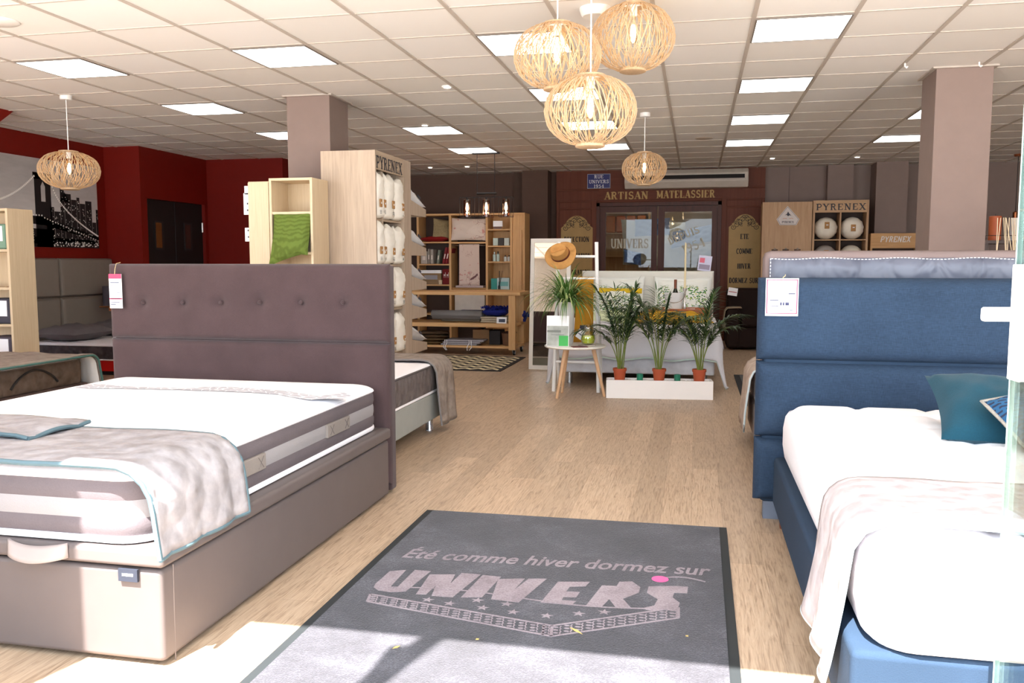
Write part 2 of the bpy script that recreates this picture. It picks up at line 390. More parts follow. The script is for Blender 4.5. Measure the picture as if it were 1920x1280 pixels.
# pillars
def pillar(label, x0, x1, y0, y1):
    t = thing('pillar', label, 'pillar', ((x0 + x1) / 2, (y0 + y1) / 2, 0))
    bx('shaft', M_MAUVE, t, x0, x1, y0, y1, 0, CZ, bevel=.004)
    e = MB()
    for b in ((x0 - .03, x1 + .03, y0 - .03, y0), (x0 - .03, x1 + .03, y1, y1 + .03), (x0 - .03, x0, y0, y1), (x1, x1 + .03, y0, y1)): e.box(*b, CZ - .012, CZ)
    e.obj('ceiling_trim', M_GRID, t, smooth=0)
    bx('plinth', plain(rgb(120, 102, 96), .6), t, x0 - .012, x1 + .012, y0 - .012, y1 + .012, 0, .08)
pillar('square mauve pillar rising behind the pale wooden cabinets on the left', -3.69, -3.27, 7.34, 7.76)
pillar('square mauve pillar on the right standing behind the blue headboard', 1.80, 2.21, 7.35, 7.78)

# ---------------------------------------------------------------- ceiling fittings
M_PANEL = glow((1.0, .985, .96), PANEL); M_WHT = plain(rgb(238, 236, 232), .5, var=.02)
def light_panel(x, y, label):
    t = thing('ceiling_light', label, 'ceiling light', (x + .3, y + .3, CZ), 'square light panels set in the ceiling grid')
    MB().box(x + .02, x + .58, y + .02, y + .58, CZ - .012, CZ - .008).obj('diffuser', M_PANEL, t, smooth=0)
    f = MB()
    for b in ((x + .013, x + .587, y + .013, y + .022), (x + .013, x + .587, y + .578, y + .587), (x + .013, x + .022, y + .022, y + .578), (x + .578, x + .587, y + .022, y + .578)): f.box(*b, CZ - .014, CZ)
    f.obj('frame', plain(rgb(120, 112, 104), .5), t, smooth=0)
cols = [(-5.08, 'leftmost row, over the left aisle', (5.64, 7.44, 9.24)), (-3.28, 'row over the tufted headboard and wooden cabinets', (3.84, 5.64, 9.24, 11.04)),
        (-1.48, 'row over the three rattan lamps', (5.64, 7.44, 9.24, 11.04)), (.32, 'row over the blue headboard', (5.64, 7.44, 9.24, 11.04)), (2.12, 'row beside the right pillar', (9.24, 11.04))]
ordn = {1: ['only'], 2: ['nearer', 'farther'], 3: ['nearest', 'middle', 'farthest'], 4: ['nearest', 'second nearest', 'second farthest', 'farthest']}
for x, nm, ys in cols:
    for k, y in enumerate(ys): light_panel(x, y, '%s lit square ceiling panel of the %s' % (ordn[len(ys)][k], nm))
M_SPOT = glow((1, .93, .82), 14)
for x, y, lb in ((-2.13, 7.23, 'small recessed spotlight in the open ceiling left of the rattan lamps'), (-2.96, 9.16, 'small recessed spotlight touching a light panel above the cabinet'),
               (-3.57, 13.2, 'small recessed spotlight above the pine shelves, left of the smoked glass lamp'), (-4.18, 13.2, 'small recessed spotlight farthest left above the pine shelves'),
               (1.05, 13.1, 'small recessed spotlight above the oak panel with the mountain badge'), (2.23, 13.2, 'small recessed spotlight above the shelf of round pillows')):
    t = thing('spotlight', lb, 'spotlight', (x, y, CZ), 'small recessed spotlights in the ceiling')
    MB().lathe([(.03, -.012), (.045, -.012), (.048, 0)], (x, y, CZ), 20).obj('rim', M_WHT, t)
    MB().lathe([(0, -.014), (.03, -.014), (.03, -.01)], (x, y, CZ), 20).obj('lamp_face', M_SPOT, t)
tag(MB().lathe([(0, -.012), (.11, -.012), (.125, -.004), (.125, 0)], (-4.33, 4.72, CZ), 32).obj('ceiling_speaker', M_WHT), 'round white ceiling speaker at the upper left corner of the ceiling', 'speaker')
tag(MB().lathe([(0, -.05), (.075, -.05), (.085, -.04), (.095, -.008), (.095, 0)], (-.62, 5.24, CZ), 28).obj('smoke_detector', M_WHT), 'round white ceiling fitting behind the upper right rattan lamp', 'detector')
tag(MB().lathe([(0, -.008), (.1, -.008), (.11, 0)], (.06, 10.87, CZ), 24).obj('ceiling_speaker', plain(rgb(190, 176, 162), .6)), 'small flat round speaker above the wooden shopfront door', 'speaker')
for x, y, lb in ((1.52, 7.12, 'tiny white ceiling hook left of the right pillar'), (2.06, 7.2, 'tiny white ceiling hook over the right pillar')):
    tag(MB().tube([(x, y, CZ - .005), (x, y, CZ - .03), (x + .012, y, CZ - .04), (x + .02, y, CZ - .03)], .007, 6).obj('ceiling_hook', M_WHT), lb, 'hook')
# ---------------------------------------------------------------- rattan pendant lamps
M_RAT = wood(rgb(178, 148, 114), rgb(202, 174, 140), 'z', .6); M_BULB = glow((1.0, .78, .42), 22)
M_BGLASS = glassy((1, .93, .8), .1, 'bulb'); M_CORD = plain(rgb(240, 238, 235), .5)
def rattan_lamp(c, R, H, label, rose=True, n=112, seed=1):
    cx, cy, cz = c; rnd = random.Random(seed)
    t = thing('pendant_lamp', label, 'pendant lamp', (cx, cy, cz), 'round rattan pendant lamps')
    sh = MB(); wd = .0046
    for k in range(n):
        a0 = 2 * PI * (k + rnd.uniform(-.35, .35)) / n; tw = rnd.choice((-1, 1)) * rnd.uniform(.12, .42); ph = rnd.uniform(0, 6)
        L, Rr = [], []
        for i in range(15):
            s = -1 + 2 * i / 14; th = s * PI / 2 * .86
            r = R * math.cos(th) ** .8; z = H / 2 * math.sin(th) / math.sin(PI / 2 * .86)
            a = a0 + tw * s + .03 * math.sin(4 * s + ph); da = wd / 2 / max(r, .02)
            rr = r + rnd.uniform(-.004, .004)
            for lst, sg in ((L, -1), (Rr, 1)): lst.append(Vector((cx + rr * math.cos(a + sg * da), cy + rr * math.sin(a + sg * da), cz + z)))
        o = [Vector((math.cos(a0), math.sin(a0), 0)) * .003] * 15
        nn = 15; vs = L + Rr + [p - q for p, q in zip(L, o)] + [p - q for p, q in zip(Rr, o)]; fs = []
        for i in range(nn - 1):
            fs += [(i, nn + i, nn + i + 1, i + 1), (2 * nn + i, 2 * nn + i + 1, 3 * nn + i + 1, 3 * nn + i), (i, i + 1, 2 * nn + i + 1, 2 * nn + i), (nn + i, 3 * nn + i, 3 * nn + i + 1, nn + i + 1)]
        sh.add(vs, fs)
    sh.obj('lamp_shade', M_RAT, t, smooth=60)
    rt = R * math.cos(PI / 2 * .86) ** .8
    MB().lathe([(0, -H / 2 - .01), (rt - .004, -H / 2 - .014), (rt + .006, -H / 2 - .01), (rt + .006, -H / 2 + .008), (0, -H / 2 + .008)], c, 28).obj('bottom_cap', M_RAT, t)
    MB().lathe([(rt - .012, H / 2 - .008), (rt + .006, H / 2 - .008), (rt + .006, H / 2 + .008), (rt - .012, H / 2 + .008), (rt - .012, H / 2 - .008)], c, 28).obj('top_ring', M_RAT, t)
    MB().box(cx - rt, cx + rt, cy - .006, cy + .006, cz + H / 2 - .003, cz + H / 2 + .003).box(cx - .006, cx + .006, cy - rt, cy + rt, cz + H / 2 - .003, cz + H / 2 + .003).obj('top_cross', M_CORD, t)
    MB().tube([(cx, cy, cz + H / 2 + .01), (cx, cy, CZ - .02)], .004, 8).obj('cord', M_CORD, t)
    MB().lathe([(.006, H / 2 + .01), (.022, H / 2), (.022, H / 2 - .055), (.018, H / 2 - .06)], c, 16).obj('socket', M_WHT, t)
    b = MB().lathe([(.014, H / 2 - .06), (.016, H / 2 - .09), (.034, H / 2 - .14), (.036, H / 2 - .17), (.024, H / 2 - .2), (0, H / 2 - .208)], c, 18).obj('bulb', M_BGLASS, t)
    MB().lathe([(0, H / 2 - .1), (.012, H / 2 - .11), (.017, H / 2 - .15), (.012, H / 2 - .185), (0, H / 2 - .19)], c, 12).obj('filament', M_BULB, b)
    if rose: MB().lathe([(0, -.04), (.045, -.04), (.052, -.034), (.052, 0)], (cx, cy, CZ), 24).obj('ceiling_rose', M_WHT, t)
    l = bpy.data.lights.new('bulb light', 'POINT'); l.energy = 1.6; l.color = (1, .72, .4); l.shadow_soft_size = .03
    lo = bpy.data.objects.new('bulb light', l); COL.objects.link(lo); lo.location = (cx, cy, cz + H / 2 - .25)
rattan_lamp(onY(1045, 106, 4.6), .232, .33, 'large rattan globe lamp, upper left of the trio', seed=2)
rattan_lamp(onY(1187, 71, 5.0), .235, .355, 'large rattan globe lamp, upper right and highest of the trio', seed=3)
rattan_lamp(onY(1107, 208, 4.35), .232, .335, 'large rattan globe lamp, lowest and nearest of the trio', seed=4)
rattan_lamp(onY(130, 319, 6.9), .262, .33, 'flattened rattan globe lamp hanging alone before the skyline picture', n=124, seed=5)
rattan_lamp(onY(1208, 316, 8.94), .228, .32, 'small rattan globe lamp hanging before the wooden shopfront', n=112, seed=6)
# ================================================================ BEDS
def puff(mb, x0, x1, z0, z1, y, depth, face=-1, r=.035, nx=40, nz=16, dents=(), wave=0, seed=0, axis='x'):
    """upholstered panel in the plane y (or x), bulging by `depth` towards `face`, rounded at its rim"""
    rnd = random.Random(seed); ph = [rnd.uniform(0, 6) for _ in range(4)]
    W, H = x1 - x0, z1 - z0
    def q(t, n):                                     # denser near the rim
        return .5 - .5 * math.cos(PI * t)
    def fn(a, b):
        u, v = q(a, 0) * W, q(b, 0) * H
        d = min(u, W - u, v, H - v)
        k = 1.0 if d >= r else math.sqrt(max(0, 1 - (1 - d / r) ** 2))
        o = depth * k
        for dx, dz, s, w_ in dents: o -= s * math.exp(-(((u + x0 - dx) ** 2 + (v + z0 - dz) ** 2) / w_ ** 2))
        if wave: o += wave * k * math.sin(5 * u + ph[0] + 2 * math.sin(3 * v + ph[1])) * math.sin(6 * v + ph[2])
        yy = y + face * o
        return Vector((u + x0, yy, v + z0)) if axis == 'x' else Vector((yy, u + x0, v + z0))
    mb.grid(fn, nx, nz)
    P = (lambda a, b, c: (a, b, c)) if axis == 'x' else (lambda a, b, c: (b, a, c))
    mb.add([P(x0, y, z0), P(x1, y, z0), P(x1, y, z1), P(x0, y, z1)], [(0, 1, 2, 3)])
    return mb
def rrect(x0, x1, y0, y1, r, n=6):
    pts = []
    for cx, cy, a0 in ((x1 - r, y0 + r, -90), (x1 - r, y1 - r, 0), (x0 + r, y1 - r, 90), (x0 + r, y0 + r, 180)):
        pts += [(cx + r * math.cos(math.radians(a0 + 90 * i / n)), cy + r * math.sin(math.radians(a0 + 90 * i / n))) for i in range(n + 1)]
    return pts
def ringstack(mb, x0, x1, y0, y1, r, prof, cap_bot=True, cap_top=True, n=6):
    """rounded-rectangle loops, prof = (inset, z)"""
    m = 4 * (n + 1); vs = []; fs = []
    for ins, z in prof: vs += [(a, b, z) for a, b in rrect(x0 + ins, x1 - ins, y0 + ins, y1 - ins, max(.01, r - ins), n)]
    for k in range(len(prof) - 1):
        for i in range(m): j = (i + 1) % m; fs.append((k * m + i, k * m + j, (k + 1) * m + j, (k + 1) * m + i))
    if cap_bot: fs.append(list(range(m))[::-1])
    if cap_top: fs.append([(len(prof) - 1) * m + i for i in range(m)])
    return mb.add(vs, fs)
def quilted_top(mb, x0, x1, y0, y1, r, z, dome, cell, depth, nx=44, ny=44, roll=.05):
    def fn(a, b):
        u = x0 + (x1 - x0) * (.5 - .5 * math.cos(PI * a)); v = y0 + (y1 - y0) * (.5 - .5 * math.cos(PI * b))
        # pull the corners round
        d = min(u - x0, x1 - u, v - y0, y1 - v)
        cx = min(max(u, x0 + r), x1 - r); cy = min(max(v, y0 + r), y1 - r)
        e = math.hypot(u - cx, v - cy)
        if e > 1e-6 and (abs(u - cx) > 1e-6 and abs(v - cy) > 1e-6):
            m_ = max(abs(u - cx), abs(v - cy)) / e; u, v = cx + (u - cx) * m_, cy + (v - cy) * m_; d = r - math.hypot(u - cx, v - cy)
        k = 1 if d > roll else math.sqrt(max(0, 1 - (1 - d / roll) ** 2))
        h = dome * k
        if depth: h -= depth * k * (math.exp(-((((u / cell) % 1) - .5) / .09) ** 2) + math.exp(-((((v / cell) % 1) - .5) / .09) ** 2))
        return Vector((u, v, z + h))
    return mb.grid(fn, nx, ny)
def drape(mb, path, t0, t1, plane, n=24, amp=.006, seed=0, flare=0.0, hem=0.0):
    """cloth swept along [t0,t1]; path = points in (a,z); plane 'x': a is x and the sweep runs in y; 'y': the reverse"""
    rnd = random.Random(seed); ph = [rnd.uniform(0, 6) for _ in range(6)]
    P = [Vector((a, z)) for a, z in path]; ln = [0]
    for i in range(1, len(P)): ln.append(ln[-1] + (P[i] - P[i - 1]).length)
    sg = 1 if P[1].x > P[0].x else -1
    def at(s):
        s *= ln[-1]
        for i in range(1, len(P)):
            if s <= ln[i] + 1e-9:
                k = (s - ln[i - 1]) / max(1e-9, ln[i] - ln[i - 1]); t = (P[i] - P[i - 1]).normalized()
                return P[i - 1].lerp(P[i], k), Vector((-t.y, t.x))
    NU = max(24, int(ln[-1] / .03))
    def fn(a, b):
        p, nn = at(a); t = t0 + (t1 - t0) * b
        w_ = amp * (math.sin(9 * a * ln[-1] + ph[0] + 3 * b) * math.sin(7 * t + ph[1]) + .7 * math.sin(17 * t + 5 * a + ph[2]))
        drop = max(0.0, (P[0].y - p.y)); w_ += flare * drop * math.sin(16 * t + ph[3])
        t += hem * drop * (2 * b - 1)
        p = p + nn * (sg * abs(w_))
        return Vector((p.x, t, p.y)) if plane == 'x' else Vector((t, p.x, p.y))
    mb.grid(fn, NU, n); mb.fn = fn
    return mb
def edge_tube(fn, which, r, n=40):
    if which == 'v0': pts = [fn(i / n, 0) for i in range(n + 1)]
    elif which == 'v1': pts = [fn(i / n, 1) for i in range(n + 1)]
    else: pts = [fn(1, i / n) for i in range(n + 1)]
    return MB().tube(pts, r, 6)
def arcpath(x_in, x_out, z_top, z_bot, r=.1, sgn=1, bulge=.0):
    p = [(x_in, z_top)]
    k = 8
    xe = x_out - sgn * r
    steps = 6
    for i in range(1, steps): p.append((x_in + (xe - x_in) * i / steps, z_top))
    for i in range(k + 1): a = PI / 2 * i / k; p.append((xe + sgn * r * math.sin(a), z_top - r + r * math.cos(a)))
    p += [(x_out + sgn * bulge * .5, (z_top - r) * .5 + z_bot * .5), (x_out + sgn * bulge, z_bot)]
    return p
M_SUEDE = fabric(rgb(68, 53, 54), .16, 300, blot=5, sheen=.15, rough=.95)
M_LEATH = plain(rgb(97, 88, 86), .5, var=.03, spec=.35)
M_MWHITE = fabric(rgb(236, 234, 238), .02, 160, bump=.3)
M_BAND = fabric(rgb(98, 90, 93), .07, 200, blot=8)
M_MESH = fabric(rgb(146, 142, 143), .05, 420, bump=.4)
M_TEAL = plain(rgb(84, 106, 114), .8)
M_GTHROW = quilt(rgb(140, 135, 137), rgb(164, 159, 161), 15)
M_TTHROW = quilt(rgb(128, 116, 108), rgb(150, 138, 128), 17)
M_TAG = plain(rgb(248, 248, 250), .5, var=.01); M_INK = plain(rgb(60, 58, 66), .6); M_PINK = plain(rgb(176, 56, 92), .6); M_LILAC = plain(rgb(170, 150, 190), .6)
# ---- front left storage bed with the tufted headboard
b1 = thing('storage_bed', 'taupe storage bed with tufted suede headboard and pull handle, front left', 'bed', (-2.47, 3.3, 0))
bx('base', M_LEATH, b1, -3.29, -1.62, 2.30, 4.335, .015, .318, bevel=.018)
bx('lift_up_deck', M_LEATH, b1, -3.305, -1.605, 2.285, 4.33, .326, .384, bevel=.016)
MB().add([], []).tube([(-1.622, 2.36, .0), (-1.6185, 2.36, .318)], .002, 4).obj('seam', plain(rgb(112, 100, 95), .6), b1)
h = MB(); hp = [onY(18 + 110 * i / 12, 1030, 2.285).x for i in range(13)]
h.grid(lambda a, b: Vector((hp[0] + (hp[-1] - hp[0]) * a, 2.283 - .045 * math.sin(PI * a) ** .6 * (.35 + .65 * b), .39 - .048 * b - .012 * math.sin(PI * a))), 16, 4)
h.obj('pull_handle', plain(rgb(148, 136, 132), .45), b1, solid=.008)
lt = MB().box(-1.765, -1.697, 2.288, 2.297, .278, .318).obj('fabric_tag', plain(rgb(40, 44, 56), .8), b1)
MB().box(-1.75, -1.712, 2.2868, 2.2885, .296, .304).obj('stitched_name', M_TAG, lt, smooth=0)
hb = bx('headboard', M_SUEDE, b1, -3.325, -1.622, 4.375, 4.455, .02, 1.262, bevel=.012)
btn = [(-3.12, 1.047), (-2.865, 1.05), (-2.625, 1.052), (-2.385, 1.055), (-2.135, 1.057), (-1.888, 1.06)]
puff(MB(), -3.335, -1.617, .842, 1.27, 4.38, .04, nx=150, nz=46, dents=[(x, z, .024, .035) for x, z in btn] + [(x, z, .008, .12) for x, z in btn], wave=.002).obj('upper_panel', M_SUEDE, hb, merge=False)
puff(MB(), -3.335, -1.617, .06, .838, 4.38, .04, nx=50, nz=30, wave=.003, seed=4).obj('lower_panel', M_SUEDE, hb)
for x, z in btn:
    q = MB().lathe([(0, .012), (.006, .0115), (.011, .007), (.013, 0)], (0, 0, 0), 16)
    q.v = [T(x, 4.364, z, 0, PI / 2) @ p for p in q.v]
    q.obj('button', M_SUEDE, hb)
m1 = thing('mattress', 'thick white mattress with grey bands lying on the taupe storage bed', 'mattress', (-2.47, 3.3, .385))
X0, X1, Y0, Y1 = -3.26, -1.665, 2.31, 4.33
ringstack(MB(), X0, X1, Y0, Y1, .13, [(.01, .386), (0, .39), (-.004, .402), (0, .412)]).obj('bottom_border', M_MWHITE, m1)
ringstack(MB(), X0, X1, Y0, Y1, .13, [(.004, .412), (-.002, .43), (-.003, .452), (.002, .468)], False, False).obj('lower_band', M_BAND, m1)
ringstack(MB(), X0, X1, Y0, Y1, .13, [(.002, .468), (-.002, .49), (-.002, .51), (.002, .528)], False, False).obj('airy_band', M_MESH, m1)
ringstack(MB(), X0, X1, Y0, Y1, .13, [(.002, .528), (-.003, .55), (-.002, .57), (.004, .59)], False, False).obj('upper_band', M_BAND, m1)
ringstack(MB(), X0, X1, Y0, Y1, .13, [(.004, .59), (-.004, .597), (.0, .604), (.02, .61)], False, True).obj('piped_edge', M_MWHITE, m1)
M_TICK = quilt(rgb(236, 236, 240), rgb(246, 246, 248), 5)
quilted_top(MB(), X0 + .002, X1 - .002, Y0 + .002, Y1 - .002, .13, .6, .036, .5, 0, roll=.2).obj('top_panel', M_TICK, m1)
M_CRACK = N('printed band'); _v = M_CRACK.n('ShaderNodeTexVoronoi', feature='DISTANCE_TO_EDGE'); _v.inputs['Scale'].default_value = 22; M_CRACK.l(M_CRACK.coord(), _v.inputs['Vector'])
M_CRACK.base(M_CRACK.ramp(_v.outputs['Distance'], [(.03, rgb(240, 240, 244)), (.07, rgb(176, 176, 184))])); M_CRACK = M_CRACK.set(.9)
bp = [(152, 722, 1.2), (180, 724, 1.6), (230, 726, .8), (300, 728, .7), (350, 729, .6), (370, 728, 1.4), (420, 729, 1.6), (480, 732, 1.3), (530, 736, 1.2), (565, 742, 1.3), (590, 746, 1.2), (608, 743, 1.9), (630, 741, 2.2), (650, 745, 1.2)]
pr = MB(); Lp, Rp = [], []
for x, y, k in bp:
    p = onZ(x, y, .639); Lp.append(p + Vector((0, .045 * k, .0))); Rp.append(p - Vector((0, .045 * k, 0)))
pr.add(Lp + Rp, [(i, len(bp) + i, len(bp) + i + 1, i + 1) for i in range(len(bp) - 1)]); pr.obj('printed_band', M_CRACK, m1, smooth=0)
for y0 in (3.62, 2.78):
    hd = bx('carry_handle', fabric(rgb(132, 124, 118), .08, 300), m1, -1.668, -1.652, y0, y0 + .26, .466, .53, bevel=.004)
    for yy in (y0 + .03, y0 + .2):
        q = MB()
        for a, b in (((yy, .476), (yy + .04, .52)), ((yy + .04, .476), (yy, .52))): q.tube([(-1.6515, a[0], a[1]), (-1.6515, b[0], b[1])], .0014, 4)
        q.obj('stitching', plain(rgb(90, 82, 80), .8), hd)
th = thing('throw', 'light grey quilted throw with teal hem over the corner of the front left mattress', 'throw', (-2.3, 2.55, .64))
pa = arcpath(-3.32, -1.622, .648, .365, .13, 1, .012)
d1 = drape(MB(), pa, 2.262, 2.79, 'x', 22, .006, 3, .05)
d1.obj('cloth', M_GTHROW, th, solid=.012); fn1 = d1.fn
for wv in ('v0', 'u1', 'v1'): edge_tube(fn1, wv, .0085).obj('hem', M_TEAL, th)
d2 = drape(MB(), [(-3.32, .672), (-2.6, .672), (-2.33, .668), (-2.28, .66)], 2.52, 2.83, 'x', 14, .008, 5)
d2.obj('turned_back_fold', M_GTHROW, th, solid=.012)
for wv in ('v0', 'u1'): edge_tube(d2.fn, wv, .008).obj('hem', M_TEAL, th)
# price tag hanging on a string from the headboard
def price_tag(label, x0, x1, z0, z1, y, border, lines, cord_top, cat='price tag'):
    t = thing('price_tag', label, cat, ((x0 + x1) / 2, y, z0))
    bx('card', M_TAG, t, x0, x1, y - .0015, y + .0015, z0, z1)
    W, H = x1 - x0, z1 - z0; p = MB()
    for a, b, c, d in border: MB().box(x0 + W * a, x0 + W * b, y - .003, y - .0015, z0 + H * c, z0 + H * d).obj('printed_border', M_PINK, t, smooth=0)
    for a, b, c, d in lines: MB().box(x0 + W * a, x0 + W * b, y - .003, y - .0015, z0 + H * c, z0 + H * d).obj('printed_text', plain(rgb(64, 66, 96), .7), t, smooth=0)
    xm = x0 + W * .5
    MB().tube([(xm - .004, y - .001, z1 - .012), (xm + .004, y - .004, z1 + (cord_top - z1) * .5), (xm + .012, y - .001, cord_top), (xm + .016, y + .03, cord_top + .006)], .0016, 5).obj('string', plain(rgb(214, 190, 140), .8), t)
    return t
price_tag('narrow white price tag hanging from the brown tufted headboard', -3.308, -3.226, 1.015, 1.212, 4.322, [(0, 1, .86, 1), (0, 1, .26, .3)],
          [(.1, .8, .74, .76), (.1, .75, .66, .675), (.62, .85, .44, .46), (.08, .92, .28, .3), (.1, .8, .17, .19), (.1, .5, .1, .12)], 1.272)
# ---- bed behind it: grey divan
def divan(name, label, x0, x1, y0, y1, z0, z1, mat, legs, leg_mat, lr=.03, bevel=.012):
    t = thing(name, label, 'bed', ((x0 + x1) / 2, (y0 + y1) / 2, 0))
    bx('base', mat, t, x0, x1, y0, y1, z0, z1, bevel=bevel)
    for lx, ly in legs: MB().lathe([(lr, 0), (lr, .012), (lr * .96, .014), (lr * .96, z0)], (lx, ly, 0), 20).obj('leg', leg_mat, t)
    return t
M_CHROME = plain(rgb(200, 202, 205), .25, .9)
divan('divan_bed', 'grey green divan base with metal legs behind the tufted headboard', -3.45, -1.905, 4.47, 6.33, .105, .305, plain(rgb(158, 162, 158), .5), [(-1.97, 6.14), (-3.38, 6.14), (-1.97, 4.65), (-3.38, 4.65)], M_CHROME)
m2 = thing('mattress', 'white topped grey mattress on the grey green divan behind the tufted headboard', 'mattress', (-2.7, 5.4, .306))
X0, X1, Y0, Y1 = -3.45, -1.9, 4.48, 6.33
M_BAND2 = quilt(rgb(96, 88, 86), rgb(112, 104, 102), 16)
ringstack(MB(), X0, X1, Y0, Y1, .06, [(.006, .306), (-.004, .314), (0, .326)]).obj('bottom_border', M_MWHITE, m2)
ringstack(MB(), X0, X1, Y0, Y1, .06, [(.004, .326), (-.002, .37), (-.003, .45), (.004, .505)], False, False).obj('side_band', M_BAND2, m2)
ringstack(MB(), X0, X1, Y0, Y1, .06, [(.004, .505), (-.003, .512), (.004, .52)], False, True).obj('piped_edge', plain(rgb(84, 78, 78), .8), m2)
quilted_top(MB(), X0, X1, Y0, Y1, .06, .514, .02, .5, 0, 24, 24).obj('top_panel', M_MWHITE, m2)
th = thing('throw', 'taupe quilted throw over the foot of the grey green divan', 'throw', (-2.5, 6.2, .54))
d = drape(MB(), arcpath(-3.4, -1.862, .552, .075, .1, 1, .03), 5.98, 6.4, 'x', 16, .006, 8, .05)
d.obj('cloth', M_TTHROW, th, solid=.014); [edge_tube(d.fn, k, .007).obj('hem', plain(rgb(120, 116, 116), .8), th) for k in ('v0', 'u1')]
tag(MB().pillow(T(-2.2, 4.78, .568, .1, .0, -.05), .52, .42, .05, wr=.004).obj('grey_pillow', fabric(rgb(110, 108, 116), .1)), 'dark grey cushion corner on the mattress right behind the tufted headboard', 'cushion')
# ---- bed on the far left aisle with a dark quilted mattress
divan('divan_bed', 'dark brown divan base at the left edge of the photo', -6.3, -4.76, 3.9, 5.92, .1, .322, plain(rgb(74, 58, 54), .6), [(-4.85, 5.75), (-6.2, 5.75), (-4.85, 4.0), (-6.2, 4.0)], M_BLK)
m4 = thing('mattress', 'brown quilted mattress with a black strap handle at the left edge', 'mattress', (-5.5, 4.9, .323))
X0, X1, Y0, Y1 = -6.28, -4.78, 3.92, 5.9
M_BAND3 = quilt(rgb(94, 80, 70), rgb(110, 96, 86), 18)
ringstack(MB(), X0, X1, Y0, Y1, .06, [(.006, .323), (-.002, .335), (-.003, .48), (.004, .505)]).obj('side_band', M_BAND3, m4)
ringstack(MB(), X0, X1, Y0, Y1, .06, [(.004, .505), (-.004, .51), (.01, .518)], False, True).obj('piped_edge', plain(rgb(128, 120, 116), .8), m4)
quilted_top(MB(), X0, X1, Y0, Y1, .06, .51, .018, .5, 0, 24, 24).obj('top_panel', M_MWHITE, m4)
MB().tube([(-4.772, 5.14 + .46 * i / 16, .37 + .115 * math.sin(PI * i / 16) ** .8) for i in range(17)], .009, 8).obj('strap_handle', M_BLK, m4)
th = thing('throw', 'taupe throw with white lining hanging off the foot of the brown mattress, far left', 'throw', (-5.5, 5.5, .53))
pth = arcpath(4.5, 5.985, .54, .19, .09, 1, .05)
d = drape(MB(), pth, -6.3, -4.70, 'y', 24, .008, 11, .0); d.obj('cloth', M_TTHROW, th, solid=.01)
d = drape(MB(), arcpath(4.5, 5.965, .531, .2, .085, 1, .05), -6.28, -4.715, 'y', 24, .002, 12, .0); d.obj('lining', fabric(rgb(226, 226, 224), .03), th, solid=.004)
MB().tube([(-4.70, a, z) for a, z in pth], .009, 6).obj('hem', plain(rgb(70, 110, 104), .8), th)
# ---- low grey bed along the red wall
b5 = thing('platform_bed', 'low red platform bed with large grey panelled headboard against the red wall', 'bed', (-6.6, 9.15, 0))
bx('platform', plain(rgb(190, 20, 14), .5), b5, -7.56, -5.3, 8.40, 9.96, .05, .168)
bx('plinth', M_BLK, b5, -7.5, -5.4, 8.45, 9.9, 0, .05)
hb5 = bx('headboard', fabric(rgb(118, 108, 98), .04), b5, -7.675, -7.655, 8.2, 10.02, .12, 1.325)
M_GREYL = plain(rgb(134, 124, 114), .55, var=.02)
for a, b in ((8.2, 9.045), (9.055, 10.02)):
    for c, dd in ((.12, .845), (.855, 1.328)): puff(MB(), a, b, c, dd, -7.655, .06, 1, r=.03, nx=24, nz=16, axis='y').obj('padded_panel', M_GREYL, hb5)
m5 = thing('mattress', 'white mattress with dark ribbed side on the low red platform bed', 'mattress', (-6.5, 9.15, .17))
X0, X1, Y0, Y1 = -7.54, -5.35, 8.38, 9.94
ringstack(MB(), X0, X1, Y0, Y1, .05, [(.01, .169), (0, .176), (.002, .186)]).obj('bottom_border', M_MWHITE, m5)
ringstack(MB(), X0, X1, Y0, Y1, .05, [(.012, .186), (.008, .26), (.012, .33)], False, False).obj('side_band', quilt(rgb(60, 54, 56), rgb(80, 74, 76), 17), m5)
ringstack(MB(), X0, X1, Y0, Y1, .05, [(.006, .33), (-.002, .338), (.006, .35)], True, True).obj('piped_edge', M_MWHITE, m5)
quilted_top(MB(), X0, X1, Y0, Y1, .05, .346, .018, .5, 0, 20, 20).obj('top_panel', M_MWHITE, m5)
M_GPIL = fabric(rgb(108, 102, 104), .1, blot=6)
for yy, lb in ((8.74, 'nearer grey pillow lying on the low red bed'), (9.53, 'farther grey pillow lying on the low red bed')):
    tag(MB().pillow(T(-7.19, yy, .452, PI / 2, 0, 0), .74, .62, .2, wr=.012, seed=int(yy * 10)).obj('pillow', M_GPIL), lb, 'pillow', 'grey pillows on the low bed')
wlamp = thing('drum_lamp', 'dark drum lamp at the right end of the grey panelled headboard', 'wall lamp', (-7.42, 9.72, .85))
MB().lathe([(.1, .72), (.1, .97), (.096, .97), (.096, .72), (.1, .72)], (-7.42, 9.72, 0), 24).obj('lamp_shade', plain(rgb(72, 64, 70), .8), wlamp)
MB().tube([(-7.597, 9.72, .7), (-7.42, 9.72, .7), (-7.42, 9.72, .8)], .01).obj('arm', plain(rgb(150, 90, 50), .5), wlamp)
MB().lathe([(0, .64), (.035, .65), (.035, .7), (0, .7)], (-7.42, 9.72, 0), 16).obj('socket', plain(rgb(176, 104, 60), .5), wlamp)
